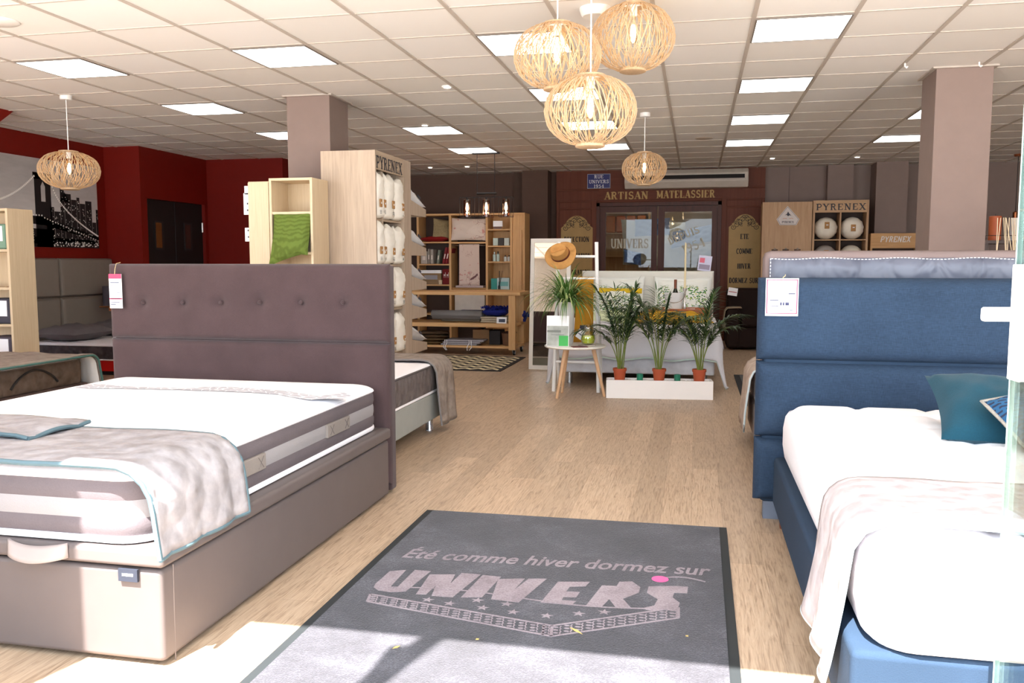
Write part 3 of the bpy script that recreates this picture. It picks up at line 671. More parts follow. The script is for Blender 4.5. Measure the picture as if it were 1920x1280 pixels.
# ---- blue bed on the right
_l = N('linen'); _h = _l.noise(_l.coord((24, 24, 330)), 1.6, 3); _vv = _l.noise(_l.coord((330, 330, 24)), 1.6, 3); _f = _l.mix(.5, _h, _vv)
_l.base(_l.ramp(_l.mix(.3, _f, _l.noise(_l.coord(), 2.2, 3)), [(.36, rgb(30, 43, 60)), (.64, rgb(48, 66, 88))])); _l.bump(_f, .4, .003); M_BLUE = _l.set(.9, 0, .2)
M_BLUE2 = fabric(rgb(40, 56, 75), .08, 300)
b6 = thing('upholstered_bed', 'blue fabric bed with tall three panel headboard, front right', 'bed', (1.2, 3.2, 0))
bx('base', M_BLUE2, b6, .388, 2.05, 2.13, 4.27, .095, .335, bevel=.02)
bx('headboard_frame', M_BLUE2, b6, .33, 2.12, 4.33, 4.42, .09, 1.19, bevel=.02)
for k, (a, b) in enumerate(((.80, 1.205), (.42, .797), (.1, .417))):
    puff(MB(), .298, 2.14, a, b, 4.36, .075, r=.06, nx=60, nz=18).obj('padded_panel', M_BLUE, b6)
for lx, ly, mt in ((.44, 2.25, 0), (2.0, 2.25, 0), (.436, 4.2, 0), (2.0, 4.2, 0)): MB().lathe([(.018, 0), (.028, .1)], (lx, ly, 0), 14).obj('leg', wood(rgb(96, 52, 36), rgb(120, 70, 46), 'z'), b6)
bx('headboard_foot', plain(rgb(96, 104, 118), .6), b6, .35, .43, 4.345, 4.41, 0, .09)
m6 = thing('mattress', 'plump white quilted mattress on the blue bed', 'mattress', (1.2, 3.2, .336))
X0, X1, Y0, Y1 = .42, 2.04, 2.11, 4.275
M_TICK2 = fabric(rgb(240, 240, 243), .015, 120, bump=.25)
ringstack(MB(), X0, X1, Y0, Y1, .12, [(.03, .337), (.006, .36), (-.004, .42), (-.004, .5), (.004, .55), (.02, .575)], True, False).obj('side_band', M_MWHITE, m6)
quilted_top(MB(), X0 + .012, X1 - .012, Y0 + .012, Y1 - .012, .12, .555, .05, .30, .014, 110, 130, .08).obj('top_panel', M_TICK2, m6)
th = thing('throw', 'pale quilted throw across the foot of the white mattress, right', 'throw', (1.2, 2.4, .61))
pth = [(2.06, .62)] + [(2.06 - i * .23, .622) for i in range(1, 7)]
pth += [(.49 - .09 * math.sin(a * PI / 16), .53 + .09 * math.cos(a * PI / 16)) for a in range(9)] + [(.385, .38), (.372, .25), (.365, .2)]
d = drape(MB(), pth, 2.24, 2.72, 'x', 20, .006, 21, .06, .03); d.obj('cloth', quilt(rgb(166, 158, 160), rgb(184, 177, 179), 15), th, solid=.012)
[edge_tube(d.fn, k, .007).obj('hem', plain(rgb(190, 206, 210), .8), th) for k in ('v0', 'u1')]
price_tag('large white price card with red border on the left of the blue headboard', .329, .48, 1.022, 1.203, 4.272, [(.03, .97, .95, .97), (.03, .97, .06, .08), (.03, .06, .06, .97), (.94, .97, .06, .97)],
          [(.7, .9, .58, .61), (.13, .4, .41, .43), (.13, .4, .26, .28), (.45, .5, .28, .36), (.53, .58, .28, .36), (.61, .72, .28, .36), (.74, .84, .14, .16)], 1.214)
# cushions
cu = thing('cushion', 'plain teal velvet cushion leaning on the blue headboard', 'cushion', (1.2, 3.8, .7))
MB().pillow(T(1.20, 3.66, .69, -.08, .43, .06), .52, .46, .2, 20, .08, .006, 3).obj('cover', fabric(rgb(19, 63, 79), .16, 200, sheen=.1), cu)
mp_ = N('dashed fabric'); u = mp_.n('ShaderNodeTexBrick'); mp_.l(mp_.coord((1, 1, 1), (0, 0, .4), 'UV'), u.inputs['Vector']); u.inputs['Brick Width'].default_value = .085; u.inputs['Row Height'].default_value = .042; u.inputs['Scale'].default_value = 1.0
u.inputs['Mortar Size'].default_value = .012; u.inputs['Color1'].default_value = (*rgb(20, 30, 56), 1); u.inputs['Color2'].default_value = (*rgb(22, 34, 62), 1); u.inputs['Mortar'].default_value = (*rgb(24, 78, 116), 1)
mp_.base(u.outputs[0]); M_DASH = mp_.set(.8)
cu = thing('cushion', 'blue cushion with black dashes and woven edge on the blue bed', 'cushion', (1.3, 3.4, .66))
MB().pillow(T(1.32, 3.36, .705, .35, .55, -.30), .42, .40, .15, 18, .07, .004, 9).obj('cover', M_DASH, cu)
pe = []
for i in range(41):
    a = i / 40 * 4; k = int(a) % 4; f = a - int(a) if a < 4 else 0
    c_ = [(-1, -1), (1, -1), (1, 1), (-1, 1), (-1, -1)]
    ux, uy = c_[k][0] + (c_[k + 1][0] - c_[k][0]) * f, c_[k][1] + (c_[k + 1][1] - c_[k][1]) * f
    pe.append(T(1.32, 3.36, .705, .35, .55, -.30) @ Vector((.21 * ux * (1 - .07 * (1 - uy * uy)), .20 * uy * (1 - .07 * (1 - ux * ux)), 0)))
MB().tube(pe, .007, 6).obj('woven_edge', fabric(rgb(214, 206, 190), .3, 500, c2=rgb(60, 60, 70)), cu)
# ---- beige bed whose headboard shows its lined back behind the blue one
b7 = thing('upholstered_bed', 'beige fabric bed whose lined headboard back shows behind the blue headboard', 'bed', (1.2, 5.6, 0))
bx('base', fabric(rgb(150, 136, 128), .06), b7, .40, 2.1, 4.66, 6.6, .09, .32, bevel=.015)
bx('headboard', fabric(rgb(118, 104, 102), .08, 420), b7, .335, 2.2, 4.52, 4.64, .08, 1.337, bevel=.035)
ml = N('lining'); ml.base(ml.ramp(ml.noise(ml.coord((1, 1, 1)), 3, 2), [(.3, rgb(74, 78, 93)), (.7, rgb(94, 98, 112))])); ml.bump(ml.noise(ml.coord((3, 3, 2)), 2.4, 2, .5, .6), .6, .08); M_LIN = ml.set(.42, 0, .5)
hbk = MB().grid(lambda a, b: Vector((.362 + 1.8 * a, 4.517 - .003 - .006 * abs(math.sin(9 * a + 2 * b)) * (1 - b), .12 + 1.18 * b)), 60, 24).obj('back_lining', M_LIN, b7, solid=.002)
st = MB()
for i in range(110):
    x = .37 + i * .0165; st.box(x, x + .010, 4.5125, 4.5135, 1.296 - .004 * math.sin(i * .3), 1.299 - .004 * math.sin(i * .3))
for i in range(70):
    z = .13 + i * .0168; st.box(.366, .369, 4.5125, 4.5135, z, z + .010)
st.obj('stitching', M_TAG, hbk, smooth=0)
for lx, ly in ((.5, 6.45), (2.0, 6.45), (.5, 4.75), (2.0, 4.75)): MB().lathe([(.025, 0), (.03, .09)], (lx, ly, 0), 14).obj('leg', M_BLK, b7)
m7 = thing('mattress', 'white mattress on the beige bed behind the blue headboard', 'mattress', (1.2, 5.6, .32))
ringstack(MB(), .41, 2.1, 4.66, 6.58, .06, [(.006, .321), (-.002, .34), (-.002, .52), (.01, .545)]).obj('side_band', M_MWHITE, m7)
quilted_top(MB(), .41, 2.1, 4.66, 6.58, .06, .54, .02, .5, 0, 20, 20).obj('top_panel', M_MWHITE, m7)
th = thing('throw', 'beige quilted throw over the edge of the bed behind the blue headboard', 'throw', (.8, 6.2, .58))
d = drape(MB(), arcpath(2.06, .368, .575, .13, .1, -1, .03), 5.9, 6.5, 'x', 16, .006, 31, .0)
d2 = MB().grid(lambda a, b: (lambda p: Vector((p.x, p.y, p.z)))(d.fn(a, b)), 40, 12)
d2.obj('cloth', quilt(rgb(160, 144, 132), rgb(184, 168, 156), 16), th, solid=.014)
MB().tube([d.fn(i / 40, 0) for i in range(41)], .007, 6).obj('hem', plain(rgb(186, 200, 204), .8), th)
# ================================================================ LEFT AND MIDDLE SHELVING
M_BEECH = wood(rgb(202, 180, 146), rgb(216, 196, 164), 'z', .45)
M_BEECHX = wood(rgb(200, 178, 144), rgb(214, 194, 162), 'x', .45)
M_OAK = wood(rgb(170, 150, 130), rgb(194, 174, 153), 'z', .5); M_OAKX = wood(rgb(168, 146, 122), rgb(190, 169, 146), 'y', .5)
M_OAKD = wood(rgb(170, 132, 96), rgb(196, 160, 124), 'z', .5); M_OAKDX = wood(rgb(176, 138, 100), rgb(200, 164, 126), 'x', .5)
M_PINE = wood(rgb(196, 150, 98), rgb(220, 178, 124), 'x', .5); M_PINEZ = wood(rgb(196, 150, 98), rgb(220, 178, 124), 'z', .5)
M_DARKIN = plain(rgb(70, 52, 44), .7)
def shelf_unit(name, label, cat, x0, x1, y0, y1, z1, shelves, mat, matx, th=.02, back=None, divs=(), z0=0):
    """open unit facing the entrance: side panels, boards, back"""
    t = thing(name, label, cat, ((x0 + x1) / 2, (y0 + y1) / 2, z0))
    for a in (x0, x1 - th): bx('side_panel', mat, t, a, a + th, y0, y1, z0, z1, bevel=.0015)
    bx('top_board', matx, t, x0 + th, x1 - th, y0, y1, z1 - th, z1, bevel=.0015)
    for z in shelves: bx('shelf', matx, t, x0 + th, x1 - th, y0 + .004, y1 - .01, z - th, z, bevel=.0015)
    bx('back_panel', back or mat, t, x0 + th, x1 - th, y1 - .012, y1 - .002, z0, z1 - th)
    for d in divs: bx('divider', mat, t, d - th / 2, d + th / 2, y0 + .002, y1 - .012, z0, z1 - th)
    return t
# bookcase at the left edge with bedding packs
xr = onY(20, 525, 6.5).x
shelf_unit('bookcase', 'light wooden bookcase cut off by the left edge of the photo', 'bookcase', xr - .82, xr, 6.5, 6.8, 1.755, (.06, .39, .725, 1.055, 1.395), M_BEECH, M_BEECHX, .024)
for z, h_, dx, c in ((1.395, .225, .05, rgb(120, 150, 130)), (1.055, .0, 0, 0), (.725, .23, .045, rgb(74, 72, 80)), (.39, .22, .05, rgb(88, 80, 88))):
    if not h_: continue
    nm = {1.395: 'topmost', .725: 'middle', .39: 'lowest'}[z]
    t = thing('bedding_pack', 'folded bedding pack with white label, %s in the left edge bookcase' % nm, 'bedding pack', (xr - .2, 6.6, z))
    MB().box(xr - .3, xr - dx, 6.52, 6.74, z, z + h_).obj('pack', fabric(c, .1), t, bevel=.025, seg=3)
    bx('label_card', M_TAG, t, xr - .26, xr - dx - .025, 6.513, 6.5185, z + .07, z + h_ - .02)
# cabinet with paper notices on its side
t = thing('cabinet', 'plain pale beech cabinet left of the open shelf with green cushion', 'cabinet', (-3.61, 6.8, 0))
bx('body', M_BEECH, t, -3.715, -3.522, 6.655, 6.98, 0, 1.955, bevel=.002); bx('door', M_BEECH, t, -3.712, -3.525, 6.643, 6.654, .08, 1.945, bevel=.001)
for z0, z1, x0, lb in ((1.85, 1.92, -3.752, 'small white notice sticking out at the top left of the beech cabinet'), (1.68, 1.86, -3.762, 'long white leaflet sticking out from the left side of the beech cabinet'), (1.455, 1.57, -3.757, 'white double card low on the left side of the beech cabinet')):
    n_ = thing('paper_notice', lb, 'notice', (x0, 6.64, z0)); bx('sheet', M_TAG, n_, x0, -3.716, 6.656, 6.659, z0, z1)
    if z1 - z0 > .1:
        q = MB()
        for k in range(2): q.box(-3.732, -3.72, 6.6545, 6.6555, z0 + .03 + .055 * k, z0 + .045 + .055 * k)
        q.obj('printed_marks', M_INK, n_, smooth=0)
shelf_unit('shelf_unit', 'open pale beech shelf unit holding the green cushion', 'shelf unit', -3.515, -3.125, 6.635, 6.95, 1.978, (1.70, 1.365, .95, .5, .06), M_BEECH, M_BEECHX, .022)
gm = N('leaf fabric'); wv = gm.n('ShaderNodeTexWave', wave_type='RINGS', rings_direction='X'); gm.l(gm.coord((14, 6, 9)), wv.inputs[0]); wv.inputs['Scale'].default_value = 1.2; wv.inputs['Distortion'].default_value = 5; wv.inputs['Detail'].default_value = 2
gm.base(gm.ramp(wv.outputs[1], [(.1, rgb(88, 104, 42)), (.7, rgb(102, 120, 52))])); M_GREEN = gm.set(.85, 0, .2)
cu = thing('cushion', 'green leaf patterned cushion tilted in the open beech shelf', 'cushion', (-3.3, 6.7, 1.366))
q = MB().pillow(T(-3.315, 6.63, 1.515, 0, PI / 2 - .14, .0), .345, .36, .16, 18, .06, .008, 5)
for p in q.v: p.z -= max(0, 1.56 - p.z) * max(0, -3.2 - p.x) * 1.5; p.y -= max(0, 1.5 - p.z) * .25
q.obj('cover', M_GREEN, cu)
# ---- tall oak display with the pillow bays
CX = -2.7
t = thing('display_cabinet', 'tall light oak display cabinet lettered in dark capitals, bays of bagged pillows', 'cabinet', (-2.95, 7.44, 0))
bx('end_panel', M_OAK, t, -3.2, CX, 6.975, 7.0, 0, 2.235, bevel=.0015)
bx('far_panel', M_OAK, t, -3.2, CX, 7.7, 7.905, 0, 2.235, bevel=.0015)
bx('back_panel', M_OAK, t, -3.2, -3.18, 7.0, 7.7, 0, 2.235)
bx('top_board', M_OAKX, t, -3.18, CX, 7.0, 7.7, 2.21, 2.235)
hd = bx('header_board', M_OAKX, t, -2.72, CX, 7.0, 7.7, 2.075, 2.21)
q = MB(); letters(q, 'PYRENEX', (CX + .0005, 7.0, 2.087), (0, 1, 0), (0, 0, 1), .105, .655, .0015); q.obj('lettering', plain(rgb(54, 52, 56), .6), hd, smooth=0)
for z in (1.66, 1.26, .86, .44, .06): bx('shelf', M_OAKX, t, -3.18, CX - .03, 7.0, 7.7, z - .02, z)
bx('divider', M_OAK, t, -3.18, CX - .02, 7.19, 7.205, .06, 2.075)
for k, z in enumerate((1.735, 1.345, 1.005, .725, .385)):
    bn = MB()
    for x0, x1 in ((-3.19, -3.175), (CX - .015, CX)): bn.prism([(x0, 7.906, z + .14), (x0, 7.906, z), (x0, 8.37, z + .0), (x0, 8.37, z + .075)], (x1 - x0, 0, 0))
    bn.box(-3.19, CX, 8.36, 8.372, z, z + .075); bn.prism([(-3.175, 7.906, z + .12), (-3.175, 7.906, z + .105), (-3.175, 8.36, z + .005), (-3.175, 8.36, z + .02)], (.46, 0, 0))
    bn.obj('sloping_bin', M_OAK, t, smooth=0)
M_BAG = fabric(rgb(240, 234, 222), .04, 120, blot=14, bump=.5); M_KRAFT = plain(rgb(176, 130, 80), .8)
def bag(label, x, y0, y1, z0, z1, seed, depth=.12, tags=1):
    t = thing('pillow_bag', label, 'bagged pillow', (x, (y0 + y1) / 2, z0), 'bagged pillows in the oak display')
    rnd = random.Random(seed); W, H = y1 - y0, z1 - z0; ph = [rnd.uniform(0, 6) for _ in range(5)]
    prof = []
    n, mm = 20, 22; vs = []; fs = []
    for j in range(mm + 1):
        s = j / mm; k = min(1, (s / .06) ** .5 if s < .06 else 1, ((1 - s) / .16) ** .5 if s > .84 else 1); k = max(k, .12)
        for i in range(n):
            a = 2 * PI * i / n
            ca, sa = math.cos(a), math.sin(a); ca = math.copysign(abs(ca) ** .7, ca); sa = math.copysign(abs(sa) ** .7, sa)
            wr = 1 + .09 * math.sin(9 * s * H / .4 + ph[0] + 2 * a) + .06 * math.sin(23 * s + 3 * a + ph[1]) + .04 * math.sin(41 * s - 5 * a + ph[4])
            kk = .55 + .45 * k
            vs.append(Vector((x + depth / 2 * sa * k * wr, (y0 + y1) / 2 + W / 2 * ca * kk * (1 + .07 * math.sin(8 * s + ph[2])), z0 + H * s + (.015 * math.sin(3 * a + ph[3]) if s > .95 else 0))))
    for j in range(mm):
        for i in range(n): q_ = (i + 1) % n; fs.append((j * n + i, j * n + q_, (j + 1) * n + q_, (j + 1) * n + i))
    fs += [list(range(n))[::-1], [mm * n + i for i in range(n)]]
    MB().add(vs, fs).obj('bag', M_BAG, t, smooth=80)
    for k in range(tags):
        yy = (y0 + y1) / 2 + (W * .27 * (-1 + 2 * k) if tags == 2 else W * .15)
        lb = bx('kraft_label', M_KRAFT, t, x + depth / 2 * .96, x + depth / 2 + .006, yy - .028, yy + .028, z0 + H * .24, z0 + H * .42, bevel=.008)
        bx('printed_emblem', M_TAG, lb, x + depth / 2 + .0055, x + depth / 2 + .0068, yy - .008, yy + .008, z0 + H * .31, z0 + H * .35)
        q = MB()
        for r in range(3): q.box(x + depth / 2 * .97, x + depth / 2 + .004, yy - .016, yy + .016, z0 + H * (.1 + .03 * r), z0 + H * (.11 + .03 * r))
        q.obj('printed_text', plain(rgb(120, 116, 112), .8), t, smooth=0)
rows = [(1.662, 2.06, 'top'), (1.262, 1.64, 'second'), (.862, 1.24, 'third'), (.442, .84, 'fourth')]
for k, (z0, z1, nm) in enumerate(rows):
    bag('cream bagged pillow upright in the near bay, %s row of the oak display' % nm, CX - .035, 7.005, 7.185, z0, z1 - .01, 10 + k, .11, 2)
    bag('cream bagged pillow in the middle of the far bay, %s row of the oak display' % nm, CX - .045, 7.215, 7.44, z0, z1 - .03 * (k % 2), 20 + k, .13, 1)
    bag('cream bagged pillow at the far end, %s row of the oak display' % nm, CX - .035, 7.45, 7.685, z0, z1 - .02 - .02 * (k % 2), 30 + k, .12, 1)
for k, (z, nm) in enumerate(((1.735, 'topmost'), (1.345, 'second highest'), (1.005, 'middle'), (.725, 'second lowest'), (.385, 'lowest'))):
    t = thing('pillow_pack', 'white pillow pack lying in the %s sloping bin of the oak display' % nm, 'pillow pack', (-2.93, 8.15, z + .1), 'white packs in the sloping bins')
    MB().pillow(T(-2.94, 8.16, z + .175, 0, -.3, 0), .46, .5, .16, 14, .05, .012, 50 + k).obj('pack', fabric(rgb(232, 230, 230), .05, 120, blot=9), t)
    MB().box(-.002, .002, -.04, .05, -.012, .012, M=T(-2.708, 8.17, z + .19, 0, -.3)).obj('dark_label', M_INK, t, smooth=0)
# ---- rolling pine counter
t = thing('rolling_counter', 'pine counter on castors in front of the pine shelves', 'counter', (-3.35, 11.65, 0))
bx('worktop', M_PINE, t, -4.4, -2.33, 11.33, 12.02, .828, .872, bevel=.004)
bx('lower_shelf', M_PINE, t, -4.38, -2.40, 11.38, 11.98, .402, .44, bevel=.003); bx('front_rail', M_PINE, t, -4.3, -2.5, 11.365, 11.385, .385, .44, bevel=.003)
bx('bottom_shelf', M_PINE, t, -4.38, -2.40, 11.38, 11.98, .095, .125, bevel=.003)
for x, y in ((-2.495, 11.34), (-4.39, 11.34), (-2.495, 11.93), (-4.39, 11.93)): bx('leg', M_PINEZ, t, x, x + .095, y, y + .075, .08, .828, bevel=.003)
for x, y in ((-2.43, 11.42), (-4.3, 11.42), (-2.43, 11.92), (-4.3, 11.92)):
    w_ = MB().tube([(x - .014, y, .036), (x + .014, y, .036)], .035, 18).obj('castor_wheel', M_BLK, t)
    MB().box(x - .022, x - .016, y - .02, y + .03, .03, .082).box(x + .016, x + .022, y - .02, y + .03, .03, .082).box(x - .03, x + .03, y - .03, y + .035, .078, .085).obj('fork', M_CHROME, w_, smooth=0)
# wares on the counter shelves
t = thing('rolled_mat', 'grey mat rolled up on the counter shelf', 'mat', (-3.28, 11.55, .44))
sp = [(r * math.cos(a), r * math.sin(a)) for a, r in ((i * .35, .02 + .0025 * i) for i in range(28))]
MB().grid(lambda a, b: Vector((-3.64 + .73 * b, 11.55 + sp[int(a * 27)][0], .53 + sp[int(a * 27)][1])), 27, 1).obj('roll', fabric(rgb(128, 124, 122), .06), t, solid=.004)
for n, (x0, x1, y0, y1, c, z0, hh) in enumerate(((-3.55, -2.98, 11.66, 11.9, rgb(150, 140, 122), .442, .125), (-3.3, -2.98, 11.68, 11.88, rgb(56, 62, 110), .569, .03), (-2.93, -2.56, 11.5, 11.85, rgb(176, 164, 142), .442, .085))):
    MBx = MB()
    for k in range(max(1, int(hh / .028))): MBx.box(x0 + .01 * (k % 2), x1 - .012 * (k % 3), y0, y1, z0 + k * hh / max(1, int(hh / .028)), z0 + (k + 1) * hh / max(1, int(hh / .028)) - .003)
    tag(MBx.obj('folded_fabric', fabric(c, .15), bevel=.008), ['folded beige blankets behind the rolled grey mat', 'folded navy cloth on top of the beige blankets', 'folded cream blankets under the royal blue throw'][n], 'blanket')
t = thing('tasselled_throw', 'royal blue throw with woolly tassels on the counter shelf', 'throw', (-2.75, 11.66, .53))
rnd = random.Random(4); f = MB()
MB().pillow(T(-2.745, 11.67, .585, .05), .36, .34, .12, 12, .02, .012, 2).obj('folds', fabric(rgb(34, 42, 120), .2, 120), t)
for i in range(90):
    x = -2.92 + .36 * rnd.random(); y = 11.5 + .3 * rnd.random(); z = .62 + .03 * rnd.random()
    f.tube([(x, y, z), (x + rnd.uniform(-.02, .02), y - .01, z + .02), (x + rnd.uniform(-.04, .04), y - .03, z + rnd.uniform(-.02, .03))], .006, 5)
f.obj('tassels', fabric(rgb(30, 40, 126), .2), t)
f = MB()
for i in range(40): a, b = rnd.uniform(-1, 1), rnd.uniform(-1, 1); f.tube([(-2.36, 11.83, .44), (-2.35 + .03 * a, 11.8 + .04 * b, .52 + .05 * rnd.random()), (-2.33 + .05 * a, 11.76 + .07 * b, .50 + .1 * rnd.random())], .007, 5)
f.box(-2.385, -2.355, 11.8, 11.87, .44, .48); tag(f.obj('wool_pompon', fabric(rgb(36, 44, 120), .2)), 'blue woolly pompon at the right end of the counter shelf', 'pompon')
t = thing('small_card', 'small white picture card standing at the right of the counter shelf', 'card', (-2.6, 11.4, .44))
MB().box(-.07, .07, -.003, .003, 0, .085, M=T(-2.605, 11.40, .441, 0, -.2)).obj('card', M_TAG, t, smooth=0); MB().box(-.04, .05, -.0045, -.003, .015, .06, M=T(-2.605, 11.40, .441, 0, -.2)).obj('printed_photo', plain(rgb(70, 78, 96), .7), t, smooth=0)
# bottom shelf of the counter
rnd = random.Random(8)
for k in range(4):
    hs = MB().pillow(T(-3.72 + .03 * k, 11.6, .15 + .045 * k, .1 * k, 0, 0), .52 - .03 * k, .42, .05, 10, .03, .008, 60 + k)
    tag(hs.obj('jute_cover', fabric(rgb(120 - 6 * k, 94 - 4 * k, 62), .2, 200)), ['lowest', 'second', 'third', 'top'][k] + ' brown jute cover of the pile on the counter bottom shelf', 'cover', 'pile of jute covers')
MBx = MB()
for k in range(3): MBx.box(-3.48 + .03 * k, -2.96 + .05 * k, 11.4, 11.75, .127 + .026 * k, .150 + .026 * k)
t = thing('fabric_book_pile', 'pile of grey patterned table linens with white ties on the bottom shelf', 'linen pile', (-3.2, 11.55, .126))
MBx.obj('linens', fabric(rgb(158, 154, 160), .15, 60), t, bevel=.008)
q = MB()
for x in (-3.42, -3.39, -3.07, -3.04): q.tube([(x, 11.4, .2), (x + .01, 11.372, .16), (x + rnd.uniform(-.02, .02), 11.362, .105), (x + rnd.uniform(-.03, .03), 11.36, .06)], .0045, 5)
q.obj('ties', M_TAG, t)
bk = thing('storage_box', 'brown cardboard box holding a black ribbon on the bottom shelf', 'box', (-2.95, 11.72, .127))
MB().box(-3.08, -2.84, 11.65, 11.9, .127, .33).obj('carton', plain(rgb(150, 112, 76), .8), bk, bevel=.004)
MB().tube([(-2.95, 11.7, .33), (-3.03, 11.7, .4), (-2.99, 11.7, .415), (-2.95, 11.7, .35), (-2.9, 11.7, .42), (-2.86, 11.7, .405), (-2.95, 11.7, .335)], .014, 6).obj('ribbon', M_BLK, bk)
bx0 = bx('storage_box', plain(rgb(38, 32, 32), .7), None, -2.82, -2.66, 11.56, 11.85, .127, .325, bevel=.006); tag(bx0, 'black storage box on the counter bottom shelf, beside the zigzag basket', 'box')
zz = N('zigzag'); wv = zz.n('ShaderNodeTexWave', wave_type='BANDS', bands_direction='DIAGONAL'); zz.l(zz.coord((40, 1, 40)), wv.inputs[0]); wv.inputs['Scale'].default_value = .8
zz.base(zz.ramp(wv.outputs[1], [(.45, rgb(58, 36, 30)), (.55, rgb(150, 112, 80))])); M_ZZ = zz.set(.8)
bs = thing('basket', 'woven brown zigzag basket on the counter bottom shelf, right end', 'basket', (-2.55, 11.6, .127))
MB().lathe([(.085, .127), (.105, .3), (.1, .3), (.08, .135), (0, .135)], (-2.545, 11.6, 0), 24, sx=.98, sy=1.3).obj('body', M_ZZ, bs); MB().tube([(-2.545 + .103 * math.cos(a), 11.6 + .134 * math.sin(a), .3) for a in (i * PI / 16 for i in range(33))], .008, 6).obj('rim', plain(rgb(70, 44, 34), .8), bs)
# zigzag rug
rg = thing('rug', 'black and cream zigzag rug in front of the rolling counter', 'rug', (-2.8, 10.4, 0))
rx0, rx1, ry0, ry1 = -3.5, -2.22, 9.66, 11.18
bx('border', plain(rgb(46, 40, 38), .95), rg, rx0, rx1, ry0, ry1, .001, .009)
zb = MB(); nz = 7; ny = 7; cw = (rx1 - rx0 - .1) / nz; rh = (ry1 - ry0 - .1) / ny
for j in range(ny):                          # zigzag bands, woven into the pile
    y = ry0 + .05 + j * rh; A, B = [], []
    for i in range(2 * nz + 1):
        x = rx0 + .05 + i * cw / 2; up = rh * .5 * (i % 2); A.append((x, y + up, .0095)); B.append((x, y + up + rh * .5, .0095))
    k = len(A); zb.add(A + B, [(i, i + 1, k + i + 1, k + i) for i in range(k - 1)])
zb.obj('cream_zigzags', fabric(rgb(222, 208, 172), .06), rg, smooth=0)
# ---- pine shelves along the back
SY = 13.2
t = thing('pine_shelving', 'pine wall shelving with three bays behind the rolling counter', 'shelving', (-3.5, 13.4, 0))
bx('top_board', M_PINE, t, -4.75, -2.64, SY, 13.6, 2.02, 2.05, bevel=.002)
for x in (-4.4, -3.86, -3.255, -2.86): bx('upright', M_PINEZ, t, x - .018, x + .018, SY, 13.6, 0, 2.02, bevel=.002)
bx('end_panel', M_PINEZ, t, -2.66, -2.64, SY, 13.6, 0, 2.02); bx('plank_panel', M_PINEZ, t, -2.842, -2.66, SY + .03, SY + .05, 0, 2.02)
bx('leaning_batten', M_PINEZ, t, -2.715, -2.69, SY - .004, SY + .026, .55, 1.78)
for z in (.45, .92, 1.25, 1.605): bx('shelf', M_PINE, t, -4.382, -3.878, SY + .01, 13.58, z - .022, z)
bx('shelf', M_PINE, t, -3.842, -3.273, SY + .01, 13.58, 1.575, 1.6); bx('shelf', M_PINE, t, -3.842, -3.273, SY + .01, 13.58, .82, .845)
for z in (.845, 1.29, 1.54, 1.80): bx('shelf', M_PINE, t, -3.237, -2.878, SY + .01, 13.58, z - .022, z)
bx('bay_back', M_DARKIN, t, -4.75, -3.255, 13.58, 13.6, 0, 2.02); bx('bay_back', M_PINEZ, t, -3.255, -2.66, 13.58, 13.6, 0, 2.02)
MB().tube([(-3.84, SY + .06, 1.545), (-3.273, SY + .06, 1.545)], .008).obj('hanging_rod', M_CHROME, t)
MB().tube([(-3.84, SY + .06, .86), (-3.273, SY + .06, .86)], .01).obj('lower_bar', M_PINE, t)
def blossom(mat_name, ground):
    m = N(mat_name); v = m.coord((1, 1, 1)); n1 = m.noise(v, 5.5, 3, .6, 1.2); n2 = m.noise(v, 14, 2)
    sub = m.n('ShaderNodeMath', operation='SUBTRACT'); sub.inputs[1].default_value = .5; m.l(n1, sub.inputs[0]); ab = m.n('ShaderNodeMath', operation='ABSOLUTE'); m.l(sub.outputs[0], ab.inputs[0])
    br_ = m.ramp(ab.outputs[0], [(.006, (1, 1, 1)), (.014, (0, 0, 0))]); gate = m.ramp(m.noise(v, 2.5, 1), [(.5, (0, 0, 0)), (.55, (1, 1, 1))])
    c = m.mix(m.mix(1.0, br_, gate, 'MULTIPLY'), ground, rgb(150, 96, 90)); c = m.mix(m.ramp(n2, [(.66, (0, 0, 0)), (.7, (1, 1, 1))]), c, rgb(206, 150, 140))
    m.base(c); return m.set(.85, 0, .2)
M_BLOS = blossom('blossom print', rgb(222, 206, 192)); M_BLOS2 = blossom('blossom print pale', rgb(220, 198, 184))
tag(MB().pillow(T(-3.55, SY + .06, 1.80, 0, PI / 2 - .15, .1), .6, .36, .13, 16, .05, .01, 2).obj('pillow', M_BLOS), 'blossom printed pillow at the top of the middle pine bay', 'pillow')
ht = thing('hanging_fabric', 'pink blossom fabric with a bird, hanging from the rod in the pine shelves', 'fabric', (-3.57, SY, 1.2))
MB().grid(lambda a, b: Vector((-3.72 + .33 * a + .012 * (1 - b) * (a - .5), SY + .048 - .006 * math.sin(6 * a + 1), .905 + .66 * b)), 16, 16).obj('cloth', M_BLOS2, ht, solid=.006)
bird = MB().prism([(-3.5, SY + .035, 1.0), (-3.44, SY + .035, 1.04), (-3.41, SY + .035, 1.09), (-3.425, SY + .035, 1.1), (-3.45, SY + .035, 1.07), (-3.53, SY + .035, 1.02), (-3.55, SY + .035, .99)], (0, -.002, 0)); bird.obj('printed_bird', plain(rgb(120, 84, 84), .8), ht, smooth=0)
tag(MB().box(-3.78, -3.32, SY + .03, SY + .3, .872, .905).obj('folded_sheet', fabric(rgb(200, 180, 176), .06), bevel=.006), 'folded pink sheet below the hanging blossom fabric', 'sheet')
tag(MB().box(-3.8, -3.3, SY + .04, SY + .3, .47, .76).obj('storage_box', plain(rgb(214, 206, 196), .7), bevel=.006), 'pale box low in the middle bay of the pine shelves', 'box')
